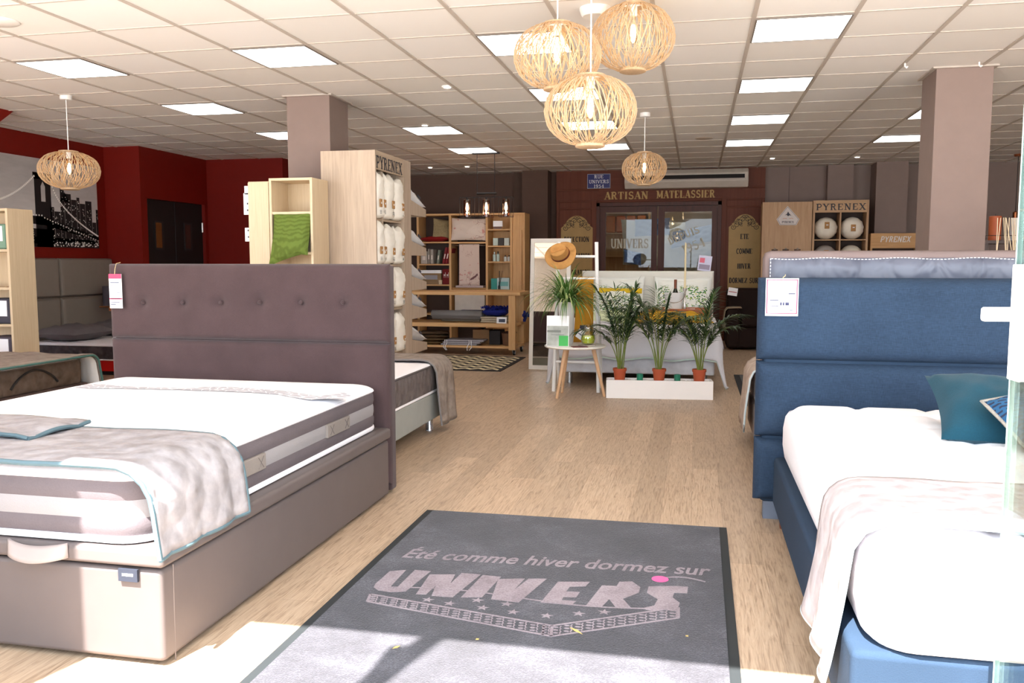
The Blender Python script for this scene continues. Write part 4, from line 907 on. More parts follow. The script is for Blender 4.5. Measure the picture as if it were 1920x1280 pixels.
# left bay
tag(MB().pillow(T(-4.13, SY + .12, 1.65, .05), .46, .34, .09, 12, .05, .004, 7).obj('cushion', plain(rgb(150, 20, 24), .8)), 'red cushion lying on the upper left pine shelf', 'cushion')
tag(MB().pillow(T(-4.0, SY + .13, 1.80, 0, PI / 2 - .2, .5), .36, .34, .12, 12, .05, .004, 8).obj('cushion', fabric(rgb(150, 134, 100), .3, 60)), 'checked tan cushion tilted above the red one in the pine shelves', 'cushion')
rnd = random.Random(12); x = -4.36
cls = [rgb(176, 166, 156), rgb(140, 132, 122), rgb(168, 160, 150), rgb(122, 130, 118), rgb(126, 28, 34), rgb(140, 34, 40), rgb(118, 26, 30)]
nmz = ['leftmost pale', 'second', 'third pale', 'grey green', 'leftmost red', 'middle red', 'rightmost red']
for k in range(7):
    wd = (.11, .035, .05, .04, .04, .035, .035)[k]; hh = (.2, .24, .23, .22, .26, .27, .25)[k]; tl = (0, 0, .0, .12, .22, .22, .22)[k]
    if k in (3, 4): x += .045
    t = thing('fabric_book', '%s fabric sample book on the second left pine shelf' % nmz[k], 'sample book', (x, SY + .1, 1.25), 'sample books on the pine shelf')
    Mx = T(x, SY + .03, 1.253 + (wd * math.sin(tl) if tl else 0), 0, 0, tl)
    MB().box(0, wd - .002, 0, .2, 0, hh, M=Mx).obj('cover', plain(cls[k], .7), t, bevel=.002); MB().box(wd * .25, wd * .7, -.002, 0, hh * .3, hh * .6, M=Mx).obj('spine_label', plain(rgb(220, 210, 200), .7), t, smooth=0)
    x += wd + .008 + (.0 if k < 3 else .0)
t = thing('product_box', 'white lidded gift box with beige side on the left pine shelf', 'box', (-4.25, SY + .1, .92))
MB().box(-4.37, -4.02, SY + .02, SY + .28, .921, 1.10).obj('body', wood(rgb(120, 94, 60), rgb(150, 120, 84), 'x'), t, bevel=.003); MB().box(-4.375, -4.015, SY + .015, SY + .285, 1.10, 1.15).obj('lid', M_TAG, t, bevel=.003); MB().box(-4.3, -4.08, SY + .017, SY + .0195, 1.0, 1.07).obj('printed_picture', plain(rgb(150, 146, 150), .6), t, smooth=0)
bt = thing('storage_bag', 'dark red bag with two pale deer printed, in the left pine bay', 'bag', (-4.0, SY + .3, .92))
MB().box(-4.0, -3.885, SY + .02, SY + .2, .922, 1.17).obj('bag', plain(rgb(110, 16, 22), .8), bt, bevel=.01)
q = MB()
for xx in (-3.975, -3.925): q.box(xx, xx + .032, SY + .0175, SY + .0195, 1.06, 1.085).box(xx + .003, xx + .008, SY + .0175, SY + .0195, 1.03, 1.06).box(xx + .024, xx + .029, SY + .0175, SY + .0195, 1.03, 1.06).box(xx + .026, xx + .033, SY + .0175, SY + .0195, 1.08, 1.115)
q.obj('printed_deer', plain(rgb(216, 200, 196), .8), bt, smooth=0)
tag(MB().lathe([(.028, .92), (.034, .99), (.03, .99), (.026, .93), (0, .93)], (-4.03, SY - .0 + .01, .003), 16).obj('beaker', plain(rgb(226, 204, 170), .6)), 'small cream beaker in front of the deer bag', 'beaker')
# right bay: bath products
t = thing('framed_card', 'small white card with feet at the top of the right pine bay', 'card', (-3.09, SY + .05, 1.80))
MB().box(-3.16, -3.01, SY + .04, SY + .06, 1.84, 1.93).obj('card', M_TAG, t, smooth=0); MB().box(-3.15, -3.02, SY + .036, SY + .04, 1.802, 1.84).obj('printed_feet', plain(rgb(120, 96, 90), .7), t, smooth=0)
for k, (x, c) in enumerate(((-3.12, rgb(190, 205, 196)), (-3.03, rgb(60, 56, 52)), (-2.94, rgb(196, 204, 196)))):
    tag(MB().box(x - .04, x + .04, SY + .03, SY + .12, 1.541, 1.66).obj('soap_box', plain(c, .6), bevel=.004), ['left pale green', 'middle black', 'right pale green'][k] + ' soap box on the third right pine shelf', 'soap box', 'soap boxes')
for k, (x, hh, c, cap) in enumerate(((-3.15, .15, rgb(176, 196, 190), rgb(210, 214, 210)), (-3.09, .16, rgb(180, 200, 192), rgb(40, 38, 36)), (-2.97, .1, rgb(206, 210, 204), rgb(40, 38, 36)), (-2.91, .1, rgb(206, 210, 204), rgb(40, 38, 36)))):
    t = thing('lotion_bottle', ['tallest pale bottle, far left', 'tall bottle with dark cap', 'short bottle, left of the pair', 'short bottle, right of the pair'][k] + ' on the pine shelf of bath products', 'bottle', (x, SY + .08, 1.29), 'bath bottles on the pine shelf')
    MB().lathe([(.026, 1.291), (.026, 1.291 + hh * .7), (.01, 1.291 + hh * .78)], (x, SY + .08, 0), 16).obj('body', plain(c, .4), t); MB().lathe([(.011, 1.291 + hh * .76), (.011, 1.291 + hh), (0, 1.291 + hh)], (x, SY + .08, 0), 12).obj('cap', plain(cap, .4), t)
t = thing('towel_set', 'turquoise and white boxed towel set on the lowest right pine shelf', 'boxed set', (-3.0, SY + .1, .846))
MB().box(-3.2, -3.1, SY + .05, SY + .2, .847, 1.02).obj('turquoise_side', plain(rgb(64, 150, 140), .7), t, bevel=.004); MB().box(-3.1, -2.9, SY + .05, SY + .2, .847, 1.03).obj('box', plain(rgb(190, 208, 206), .6), t, bevel=.004); MB().box(-3.08, -2.92, SY + .047, SY + .05, .9, .97).obj('printed_band', plain(rgb(120, 180, 176), .6), t, smooth=0)
def diffuser(label, x, y, z, hb=.07, r=.025, sticks=6, L=.22, col=rgb(50, 46, 44), stick=rgb(60, 50, 44), seed=1):
    t = thing('reed_diffuser', label, 'reed diffuser', (x, y, z)); rnd = random.Random(seed)
    MB().lathe([(r, 0), (r, hb * .7), (r * .5, hb * .85), (r * .5, hb)], (x, y, z), 18).obj('bottle', plain(col, .2), t)
    for k in range(sticks): MB().tube([(x + rnd.uniform(-.004, .004), y, z + hb * .5), (x + rnd.uniform(-.3, .3) * L * .8, y + rnd.uniform(-.1, .1) * L, z + hb * .5 + L)], .003, 5).obj('reed', plain(stick, .8), t)
diffuser('dark reed diffuser in front of the turquoise towel set', -3.06, SY + .03, .847, .07, .02, 5, .26, seed=3)
# pendant with three smoked glasses
t = thing('pendant_lamp', 'black bar pendant lamp with three smoked glass bulbs above the counter', 'pendant lamp', (-2.86, 11.6, 2.2))
M_BM = plain(rgb(34, 30, 30), .5, .3)
MB().tube([(-3.0, 11.6, 2.226), (-2.72, 11.6, 2.226)], .016, 12).obj('crossbar', M_BM, t)
for x in (-2.995, -2.745): MB().tube([(x, 11.6, 2.18), (x, 11.6, CZ - .01)], .0045, 6).obj('rod', M_BM, t)
MB().box(-3.06, -2.68, 11.56, 11.64, CZ - .025, CZ).obj('ceiling_plate', M_BM, t, smooth=0)
MB().box(-3.235, -2.495, 11.592, 11.608, 2.172, 2.18).obj('beam', M_BM, t, smooth=0)
M_SMOKE = glassy((.62, .42, .32), .08, 'smoke'); M_WARM = glow((1, .82, .58), 26)
for x in (-3.14, -2.865, -2.585):
    cg = MB()
    for a, b in ((-.085, -.085), (.085, -.085), (.085, .085), (-.085, .085)): cg.box(x + a - .0025, x + a + .0025, 11.6 + b - .0025, 11.6 + b + .0025, 1.9, 2.172)
    for z in (1.9, 2.168):
        for b in (-.085, .085): cg.box(x - .085, x + .085, 11.6 + b - .0025, 11.6 + b + .0025, z, z + .004).box(x + b - .0025, x + b + .0025, 11.515, 11.685, z, z + .004)
    cg.obj('wire_cage', M_BM, t, smooth=0)
    MB().lathe([(.05, 1.905), (.05, 2.14), (.03, 2.15)], (x, 11.6, 0), 20).obj('smoked_glass', M_SMOKE, t)
    MB().lathe([(.014, 2.172), (.016, 2.1), (0, 2.1)], (x, 11.6, 0), 14).obj('socket', M_BM, t)
    MB().lathe([(0, 1.985), (.018, 2.0), (.022, 2.03), (.014, 2.08), (.01, 2.1)], (x, 11.6, 0), 16).obj('bulb', M_WARM, t)
    l = bpy.data.lights.new('bulb light', 'POINT'); l.energy = 3; l.color = (1, .7, .42); l.shadow_soft_size = .02
    lo = bpy.data.objects.new('bulb light', l); COL.objects.link(lo); lo.location = (x, 11.6, 1.97)
# ---- city skyline picture on the red wall
pc = thing('picture', 'large black and white night picture of a lit bridge and city towers', 'picture', (-7.66, 8.85, 1.46))
py0, py1, pz0, pz1 = 7.85, 9.84, 1.46, 2.505
ms = N('printed sky'); sx_ = ms.n('ShaderNodeSeparateXYZ'); ms.l(ms.coord(), sx_.inputs[0]); ms.base(ms.mix(.25, ms.ramp(sx_.outputs['Z'], [(.35, rgb(214, 208, 204)), (.9, rgb(180, 174, 172))]), ms.ramp(ms.noise(ms.coord((1, 1, 4)), 3, 4), [(.3, rgb(150, 146, 146)), (.7, rgb(220, 214, 212))]))); M_PSKY = ms.set(.5, 0, .2)
bx('canvas', M_PSKY, pc, -7.68, -7.655, py0, py1, pz0, pz1)
PX = -7.6545
def sheetq(mb, pts, k=0): mb.prism([(PX + .0006 * k, a, b) for a, b in pts], (.0006, 0, 0))
dk = MB(); rnd = random.Random(21); PK = plain(rgb(26, 22, 24), .5); LT = MB(); GY = MB()
sheetq(dk, [(py0, pz0), (py1, pz0), (py1, 1.56), (py0, 1.6)])
y = 9.0; tow = []
while y < py1 - .03:
    wd = rnd.uniform(.05, .13); hh = rnd.uniform(.18, .42) + (.22 if 9.1 < y < 9.7 else 0); wd = min(wd, py1 - y)
    sheetq(dk, [(y, 1.5), (y + wd, 1.5), (y + wd, 1.6 + hh), (y, 1.6 + hh)]); tow.append((y, wd, hh)); y += wd + .004
sheetq(dk, [(9.16, 2.02), (9.34, 2.02), (9.25, 2.14)])
y = py0
while y < 9.0:
    wd = rnd.uniform(.06, .14); hh = rnd.uniform(.02, .18); sheetq(dk, [(y, 1.5), (min(9.05, y + wd), 1.5), (min(9.05, y + wd), 1.62 + hh), (y, 1.62 + hh)]); y += wd
sheetq(dk, [(8.76, pz0), (8.86, pz0), (8.86, 2.33), (8.76, 2.33)]); sheetq(dk, [(8.93, pz0), (9.02, pz0), (9.02, 2.33), (8.93, 2.33)]); sheetq(dk, [(8.74, 2.26), (9.04, 2.26), (9.04, 2.34), (8.74, 2.34)])
sheetq(dk, [(8.86, 2.18), (8.895, 2.24), (8.93, 2.18), (8.93, 2.27), (8.86, 2.27)]); sheetq(dk, [(8.86, pz0), (8.93, pz0), (8.93, 2.0), (8.86, 2.0)])
sheetq(dk, [(py0, 1.86), (8.9, 1.82), (9.84, 1.60), (9.84, 1.55), (8.9, 1.72), (py0, 1.78)])
dk.obj('printed_city', PK, pc, smooth=0)
def lightq(a, b, s=.006): LT.box(PX + .0012, PX + .0016, a - 1.4 * s, a + 1.4 * s, b - 1.4 * s, b + 1.4 * s)
for i in range(46):
    s = i / 45; lightq(py0 + (8.76 - py0) * s, 1.93 + .36 * s ** 2.2, .008); lightq(9.03 + (9.82 - 9.03) * s, 2.27 - .68 * s ** .55 * (1 - .04 * s), .007)
    lightq(py0 + 1.97 * s, 1.815 - .26 * max(0, s - .52) / .48 if s > .52 else 1.835, .006)
for a, wd, hh in tow:
    for k in range(int(wd * hh * 520)): lightq(a + rnd.uniform(.008, wd - .008), 1.52 + rnd.random() * (hh + .06), rnd.uniform(.002, .0045))
for k in range(120): lightq(rnd.uniform(py0 + .02, 8.74), 1.5 + rnd.random() * .2, rnd.uniform(.002, .005))
for k in range(90): lightq(rnd.uniform(9.03, py1 - .02), 1.475 + rnd.random() * .05, rnd.uniform(.002, .007))
LT.obj('printed_lights', plain(rgb(250, 246, 240), .5), pc, smooth=0)
# ================================================================ WOODEN SHOPFRONT AT THE BACK
M_MAHO = wood(rgb(92, 46, 30), rgb(112, 60, 40), 'z', .5, .5, .2); M_MAHOX = wood(rgb(92, 46, 30), rgb(112, 60, 40), 'x', .5, .5, .2); M_MAHD = wood(rgb(66, 30, 20), rgb(84, 42, 28), 'z', .45, .5)
M_GOLD = plain(rgb(170, 136, 78), .5, .0, var=.06); M_GOLDL = plain(rgb(186, 150, 88), .5, var=.05)
SFY = 14.3
sf = thing('shopfront', 'brown panelled wooden shopfront set into the back wall with gilt lettering', 'shopfront', (-.63, SFY, 0))
MB().box(-2.32, -1.64, SFY, SFY + .1, 0, CZ).obj('side_panel', M_MAHO, sf, smooth=0); MB().box(.38, 1.05, SFY, SFY + .1, 0, CZ).obj('side_panel', M_MAHO, sf, smooth=0)
MB().box(-1.64, .38, SFY, SFY + .1, 2.255, CZ).obj('fascia', M_MAHOX, sf, smooth=0)
for x0, x1 in ((-2.31, -2.27), (-1.72, -1.64), (.38, .46), (1.0, 1.04)): MB().box(x0, x1, SFY - .025, SFY, 0, 2.3).obj('stile', M_MAHO, sf, bevel=.006)
for z, x0, x1 in ((2.27, -2.32, 1.05), (2.46, -2.32, -1.6), (2.46, .36, 1.05), (2.15, -2.27, -1.72), (2.15, .46, 1.0)): MB().box(x0, x1, SFY - .018, SFY, z, z + .028).obj('moulding', M_MAHOX, sf, bevel=.006)
fr = MB().box(-1.64, -1.585, SFY - .04, SFY + .1, 0, 2.255).box(.325, .38, SFY - .04, SFY + .1, 0, 2.255).box(-1.64, .38, SFY - .04, SFY + .1, 2.2, 2.255).obj('door_frame', M_MAHD, sf, smooth=0)
q = MB(); letters(q, 'ARTISAN', (-1.512, SFY - .021, 2.312), (1, 0, 0), (0, 0, 1), .122, .72, .004, .24, .07)
q.obj('gilt_lettering', M_GOLDL, sf, smooth=0); q = MB(); letters(q, 'MATELASSIER', (-.66, SFY - .021, 2.318), (1, 0, 0), (0, 0, 1), .122, .93, .004, .24, .07); q.obj('gilt_lettering', M_GOLDL, sf, smooth=0)
MB().box(-1.52, .28, SFY - .017, SFY, 2.302, 2.45).obj('sign_band', M_MAHOX, sf, smooth=0)
# glazed door leaves
M_PANE = glassy((.96, .97, .96), .028, 'pane', 0, .12)
for n, (x0, x1, g0, g1) in enumerate(((-1.585, -.645, -1.487, -.734), (-.625, .325, -.522, .232))):
    dr = struct(MB().box(x0, g0, SFY, SFY + .04, 0.008, 2.195).box(g1, x1, SFY, SFY + .04, .008, 2.195).box(g0, g1, SFY, SFY + .04, 2.1, 2.195).box(g0, g1, SFY, SFY + .04, .008, .75).obj('door_%d' % (n + 3), M_MAHD, smooth=0))
    MB().box(g0, g1, SFY + .016, SFY + .022, .75, 2.1).obj('glass_pane', M_PANE, dr, smooth=0)
    q = MB(); ET = plain(rgb(196, 190, 170), .7)
    if n == 0:
        letters(q, 'UNIVERS', (-1.40, SFY + .0145, 1.51), (1, 0, 0), (0, 0, 1), .155, .62, .0012)
    else:
        r_ = Vector((1, 0, .42)); u_ = Vector((-.42, 0, 1))
        letters(q, 'DEPUIS', (-.43, SFY + .0145, 1.56), r_, u_, .12, .52, .0012); letters(q, '1954', (-.2, SFY + .0145, 1.40), r_, u_, .15, .38, .0012)
    q.obj('etched_lettering', ET, dr, smooth=0)
    hx = -.69 if n == 0 else -.575
    MB().tube([(hx, SFY, 1.0), (hx, SFY - .05, 1.0), (hx + (-.1 if n == 0 else .1), SFY - .05, 1.0)], .01, 8).obj('door_handle', plain(rgb(170, 140, 80), .3, .8), dr)
# gilt boards
def gilt_board(label, x0, x1, z0, z1, words):
    t = thing('sign_board', label, 'sign', ((x0 + x1) / 2, SFY - .03, z0)); W = x1 - x0; xc = (x0 + x1) / 2; zs = z1 - .2
    pts = [(x0, z0), (x1, z0), (x1, zs), (x1 - .02, zs + .015), (x1 - .045, zs + .03), (x1 - .05, zs + .06)]
    n = 14
    for i in range(n + 1):
        a = PI * (i / n) * .78 + PI * .11; pts.append((xc + (W / 2 - .06) * math.cos(a), zs + .06 + (z1 - zs - .06) * (math.sin(a) - math.sin(PI * .11)) / (1 - math.sin(PI * .11))))
    pts += [(x0 + .05, zs + .06), (x0 + .045, zs + .03), (x0 + .02, zs + .015), (x0, zs)]
    MB().prism([(a, SFY - .018, b) for a, b in pts], (0, -.012, 0)).obj('board', M_GOLD, t, smooth=0)
    q = MB(); y = SFY - .0305; K = plain(rgb(44, 32, 22), .6)
    for sg in (-1, 1):
        for k, (dx, dz, s) in enumerate(((.04, .03, .05), (.09, -.02, .055), (.14, -.05, .05), (.19, -.09, .045), (.06, -.04, .035), (.11, .02, .03), (.02, .07, .035), (.16, -.015, .025))):
            sp = [(xc + sg * (dx + s * (1 - i / 16) * math.cos(i * .55 + k)) * W / .52, y, zs + .085 + dz + s * (1 - i / 16) * math.sin(i * .55 + k)) for i in range(16)]
            q.ribbon(sp, .0085, (0, -1, 0), .001)
    q.obj('scroll_ornament', K, t, smooth=0)
    q = MB()
    for wd, z, wid in words: letters(q, wd, (xc - wid / 2, y, z - .042), (1, 0, 0), (0, 0, 1), .084, wid, .0012, .26, .08)
    q.obj('lettering', K, t, smooth=0)
gilt_board('gilt arched board on the left of the glass door, behind the mirror', -2.235, -1.70, .8, 2.05, [('REFECTION', 1.66, .42), ('FABRICATION', 1.385, .47), ('REPARATION', 1.11, .46)])
gilt_board('gilt arched board on the right of the glass door, above the sofa', .50, 1.0, .78, 2.045, [('ETE', 1.69, .13), ('COMME', 1.455, .25), ('HIVER', 1.215, .205), ('DORMEZ SUR', .985, .45)])
t = thing('street_sign', 'blue enamel street plate with white letters on the shopfront fascia', 'sign', (-1.6, SFY, 2.5))
bx('plate', plain(rgb(30, 36, 108), .3), t, -1.80, -1.415, SFY - .012, SFY, 2.495, 2.735, bevel=.003)
q = MB(); y = SFY - .0125
for wd, z, wid in (('RUE', 2.66, .15), ('UNIVERS', 2.58, .33), ('1954', 2.505, .17)): letters(q, wd, (-1.607 - wid / 2, y, z), (1, 0, 0), (0, 0, 1), .056, wid, .001, .2, .1)
for b in ((-1.797, -1.418, 2.728, 2.732), (-1.797, -1.418, 2.498, 2.502), (-1.797, -1.793, 2.498, 2.732), (-1.422, -1.418, 2.498, 2.732)): q.box(b[0], b[1], y - .001, y, b[2], b[3])
q.obj('lettering', plain(rgb(226, 226, 232), .4), t, smooth=0)
ac = thing('air_conditioner', 'long white wall air conditioner above the gilt lettering', 'air conditioner', (-.2, 14.15, 2.48))
M_AC = plain(rgb(206, 196, 184), .5)
MB().prism([(-1.17, SFY - .002, 2.765), (-1.17, SFY - .12, 2.765), (-1.17, SFY - .2, 2.7), (-1.17, SFY - .22, 2.56), (-1.17, SFY - .14, 2.47), (-1.17, SFY - .002, 2.465)], (1.95, 0, 0)).obj('housing', M_AC, ac, smooth=0, bevel=.012)
MB().prism([(-1.1, SFY - .209, 2.665), (-1.1, SFY - .2245, 2.605), (-1.1, SFY - .2265, 2.605), (-1.1, SFY - .211, 2.667)], (1.82, 0, 0)).obj('air_slot', plain(rgb(30, 26, 26), .6), ac, smooth=0)
MB().prism([(-1.12, SFY - .225, 2.595), (-1.12, SFY - .24, 2.585), (-1.12, SFY - .225, 2.565)], (1.86, 0, 0)).obj('louvre', plain(rgb(222, 214, 204), .4), ac, smooth=0)
# workshop seen through the glass
struct(MB().box(-2.6, 1.6, 17.2, 17.35, 0, CZ).box(-2.75, -2.6, SFY + .25, 17.35, 0, CZ).box(1.6, 1.75, SFY + .25, 17.35, 0, CZ).obj('wall_workshop', plain(rgb(170, 150, 126), .8), smooth=0))
wt = thing('work_table', 'long workshop table behind the glass door', 'table', (-.5, 15.9, 0)); bx('top', M_PINE, wt, -2.1, 1.2, 15.5, 16.5, .82, .87)
for x, y in ((-2.05, 15.55), (1.1, 15.55), (-2.05, 16.4), (1.1, 16.4)): bx('leg', M_PINEZ, wt, x, x + .06, y, y + .06, 0, .82)
M_QW = fabric(rgb(180, 170, 146), .2, 30, blot=8); M_QB = fabric(rgb(122, 136, 160), .2, 40)
for k, (x, y, z, rz, rx, ry, w_, h_, th_, mt, lb, nm) in enumerate((
    (-.75, 15.75, 1.62, .2, 1.15, .1, 1.2, .9, .16, M_QW, 'cream quilted mattress cover heaped behind the left door pane', 'mattress_cover'),
    (-.78, 15.5, 1.9, .1, 1.3, -.12, .62, .32, .05, M_QB, 'pale blue sheet folded above the cream covers, left pane', 'sheet'),
    (.0, 15.6, 1.75, -.1, 1.1, -.35, 1.0, .34, .06, M_QB, 'pale blue mattress slanting behind the right door pane', 'mattress'),
    (.05, 15.75, 1.42, -.1, 1.1, -.3, 1.1, .36, .1, M_QW, 'cream mattress cover slanting below the pale blue one, right pane', 'mattress_cover'),
    (.1, 15.9, 1.1, .1, 1.1, .1, .9, .5, .2, M_QW, 'cream quilted cover bunched at the bottom of the right pane', 'mattress_cover'),
    (-1.1, 15.2, 1.36, .1, 1.2, .5, .34, .24, .03, fabric(rgb(96, 130, 180), .15), 'bright blue cloth hanging over the workshop table, left pane', 'cloth'))):
    tag(MB().pillow(T(x, y, z, rz, rx, ry), w_, h_, th_, 16, .03, .02, 70 + k).obj(nm, mt), lb, nm.replace('_', ' '))
sh = shelf_unit('workshop_shelves', 'workshop shelves with orange bolts seen through the left door pane', 'shelves', -2.2, -.9, 16.75, 17.15, 2.6, (.9, 1.4, 1.85, 2.25), M_PINEZ, M_PINE)
for k in range(6):
    tag(MB().box(-2.15 + .2 * k, -1.97 + .2 * k, 16.8, 17.1, 1.855, 2.18).obj('fabric_bolt', fabric(rgb(206, 92 + 6 * (k % 3), 40), .15), bevel=.03), ['leftmost', 'second', 'third', 'fourth', 'fifth', 'rightmost'][k] + ' orange fabric bolt on the workshop shelf', 'fabric bolt', 'orange fabric bolts')
    tag(MB().box(-2.15 + .2 * k, -1.99 + .2 * k, 16.8, 17.0, 2.255, 2.46).obj('card_box', plain((rgb(216, 206, 186), rgb(226, 220, 210), rgb(200, 196, 190))[k % 3], .7), bevel=.004), ['leftmost', 'second', 'third', 'fourth', 'fifth', 'rightmost'][k] + ' pale box on the top workshop shelf', 'box', 'pale boxes on the workshop shelf')
wl_ = thing('tube_light', 'white tube light on the workshop ceiling seen through the right pane', 'light', (.1, 15.9, 2.6)); bx('housing', M_WHT, wl_, -.35, .55, 15.86, 15.94, 2.74, CZ); MB().tube([(-.33, 15.9, 2.715), (.53, 15.9, 2.715)], .02).obj('tube', glow((1, .97, .9), 4), wl_)
l = bpy.data.lights.new('workshop light', 'AREA'); l.energy = 5; l.size = 1.2; lo = bpy.data.objects.new('workshop light', l); COL.objects.link(lo); lo.location = (-.4, 15.9, 2.7)
# ---------------------------------------------------------------- sofa and dark mat
so_ = thing('armchair', 'dark brown leather armchair below the right gilt board', 'armchair', (.95, 13.1, 0)); M_SOFA = plain(rgb(34, 21, 17), .75, 0, .15)
bx('seat_base', M_SOFA, so_, .5, 1.5, 12.75, 13.6, .04, .34, bevel=.03); bx('seat_cushion', M_SOFA, so_, .64, 1.36, 12.7, 13.4, .34, .48, bevel=.05, ); bx('backrest', M_SOFA, so_, .46, 1.54, 13.3, 13.72, .04, .885, bevel=.06)
for x in (.44, 1.36): bx('armrest', M_SOFA, so_, x, x + .2, 12.72, 13.5, .03, .60, bevel=.05)
tg = thing('price_card', 'white card draped over the top of the dark armchair', 'price card', (.5, 13.25, .8)); MB().box(-.07, .07, -.002, .002, -.06, .06, M=T(.545, 13.285, .835, 0, -.2, .15)).obj('card', M_TAG, tg, smooth=0); MB().box(-.06, .06, -.004, -.002, -.01, .0, M=T(.545, 13.285, .835, 0, -.2, .15)).obj('printed_line', plain(rgb(180, 60, 70), .6), tg, smooth=0)
tf = thing('fringed_throw', 'beige fringed throw over the left arm of the dark armchair', 'throw', (.45, 12.9, .6))
d = drape(MB(), [(.66, .612), (.55, .615), (.46, .61), (.425, .57), (.415, .5), (.41, .42)], 12.76, 13.15, 'x', 12, .006, 5, .05); d.obj('cloth', fabric(rgb(156, 140, 118), .15, 60), tf, solid=.008)
q = MB(); rnd = random.Random(3)
for k in range(18): y = 12.76 + .39 * k / 17; q.tube([(.41, y, .425), (.40 + rnd.uniform(-.02, .05), y, .36), (.42 + rnd.uniform(-.02, .1), y - .02, .31)], .004, 4)
q.obj('fringe', plain(rgb(166, 150, 128), .9), tf)
bx0 = thing('floor_mat', 'dark grey floor mat half hidden behind the blue headboard', 'mat', (.9, 8.9, 0)); bx('border', plain(rgb(46, 46, 48), .9), bx0, .44, 1.6, 7.8, 9.92, .001, .008); bx('pile', fabric(rgb(104, 104, 104), .12), bx0, .5, 1.54, 7.86, 9.86, .008, .012)
# ================================================================ WHITE BED DISPLAY
wb = thing('white_bed', 'white upholstered bed with upright headboard, displayed before the shopfront', 'bed', (-.6, 9.7, 0))
M_WV = fabric(rgb(228, 224, 214), .02, 260)
bx('headboard_frame', M_WV, wb, -1.405, .205, 10.79, 10.86, .08, 1.16, bevel=.01); puff(MB(), -1.413, .213, .1, 1.17, 10.795, .035, r=.025, nx=30, nz=20).obj('headboard_pad', M_WV, wb)
bx('box_spring', quilt(rgb(204, 204, 208), rgb(216, 216, 220), 9), wb, -1.40, .20, 8.80, 10.78, .13, .36, bevel=.02)
for x, y in ((-1.3, 8.95), (.1, 8.95), (-1.3, 10.6), (.1, 10.6)): MB().lathe([(.03, 0), (.03, .13)], (x, y, 0), 16).obj('leg', M_CHROME, wb)
m8 = thing('mattress', 'white mattress under the duvet of the displayed white bed', 'mattress', (-.6, 9.8, .36)); ringstack(MB(), -1.40, .20, 8.8, 10.75, .08, [(.01, .361), (0, .38), (0, .52), (.03, .555)]).obj('mattress_body', M_MWHITE, m8, smooth=50)
dv = thing('duvet', 'pale duvet with mint green underside spread over the white bed', 'duvet', (-.6, 9.5, .57))
def duv(off):
    def fn(a, b):
        U = -1.02 + 2.04 * a; V = b * 2.0                     # across, foot to head
        s = 1 if U > 0 else -1; au = abs(U)
        xw = .82; x = min(au, xw); over = max(0, au - xw)
        yf = .30; yo = max(0, yf - V)                                # part hanging over the foot
        y = 8.78 + max(0, V - yf); z = .60 + .02 * math.sin(5 * U + 2 * V) * math.sin(4 * V) + .012 * math.sin(13 * U + 7 * V)
        drop = over + yo * 1.02
        x += over * .25 + (.16 * over * yo / .06 if yo and over else 0) * .35; y -= yo * .28
        # soft shoulder
        e = .05; z -= max(0, drop - e * .5) + (drop > 0) * e * .25
        z -= (.55 * min(over, .2) * min(yo, .3) / .1) * .6 if (over and yo) else 0
        x += .012 * math.sin(14 * V + 2 * s) * min(1, over * 8); y += .014 * math.sin(11 * U) * min(1, yo * 6)
        return Vector((-.6 + s * x, y, max(.03, z) - off))
    return fn
dg_ = MB().grid(duv(0), 60, 50); dg_.obj('top_cloth', fabric(rgb(216, 214, 218), .03, 160, blot=2), dv, smooth=80, solid=.022)
MB().grid(duv(.016), 40, 34).obj('mint_underside', fabric(rgb(196, 212, 200), .03), dv, smooth=80)
lp = N('leaf print'); tc = lp.coord((1, 1, 1), (0, 0, 0), 'UV'); vo = lp.n('ShaderNodeTexVoronoi'); mpv = lp.n('ShaderNodeMapping'); mpv.inputs['Scale'].default_value = (16, 20, 1); mpv.inputs['Rotation'].default_value = (0, 0, .5); lp.l(tc, mpv.inputs[0]); lp.l(mpv.outputs[0], vo.inputs[0]); vo.inputs['Scale'].default_value = 1.4
spot = lp.ramp(vo.outputs['Distance'], [(.42, (1, 1, 1)), (.5, (0, 0, 0))]); sep = lp.n('ShaderNodeSeparateXYZ'); lp.l(tc, sep.inputs[0])
reg = lp.ramp(lp.noise(lp.coord((1, .6, 1), (0, 0, 0), 'UV'), 3.2, 2, .5), [(.40, (0, 0, 0)), (.44, (1, 1, 1))]); low = lp.ramp(sep.outputs['Y'], [(.1, (1, 1, 1)), (.16, (1, 1, 1)), (.72, (1, 1, 1)), (.84, (0, 0, 0))])
mask = lp.mix(1.0, lp.mix(1.0, spot, reg, 'MULTIPLY'), low, 'MULTIPLY'); hue = lp.ramp(vo.outputs['Color'], [(.2, rgb(44, 112, 48)), (.5, rgb(120, 160, 60)), (.8, rgb(190, 184, 70))], 'CONSTANT')
lp.base(lp.mix(mask, rgb(236, 236, 226), hue)); M_LEAFP = lp.set(.85, 0, .2)
M_FLANGE = fabric(rgb(236, 236, 228), .02)
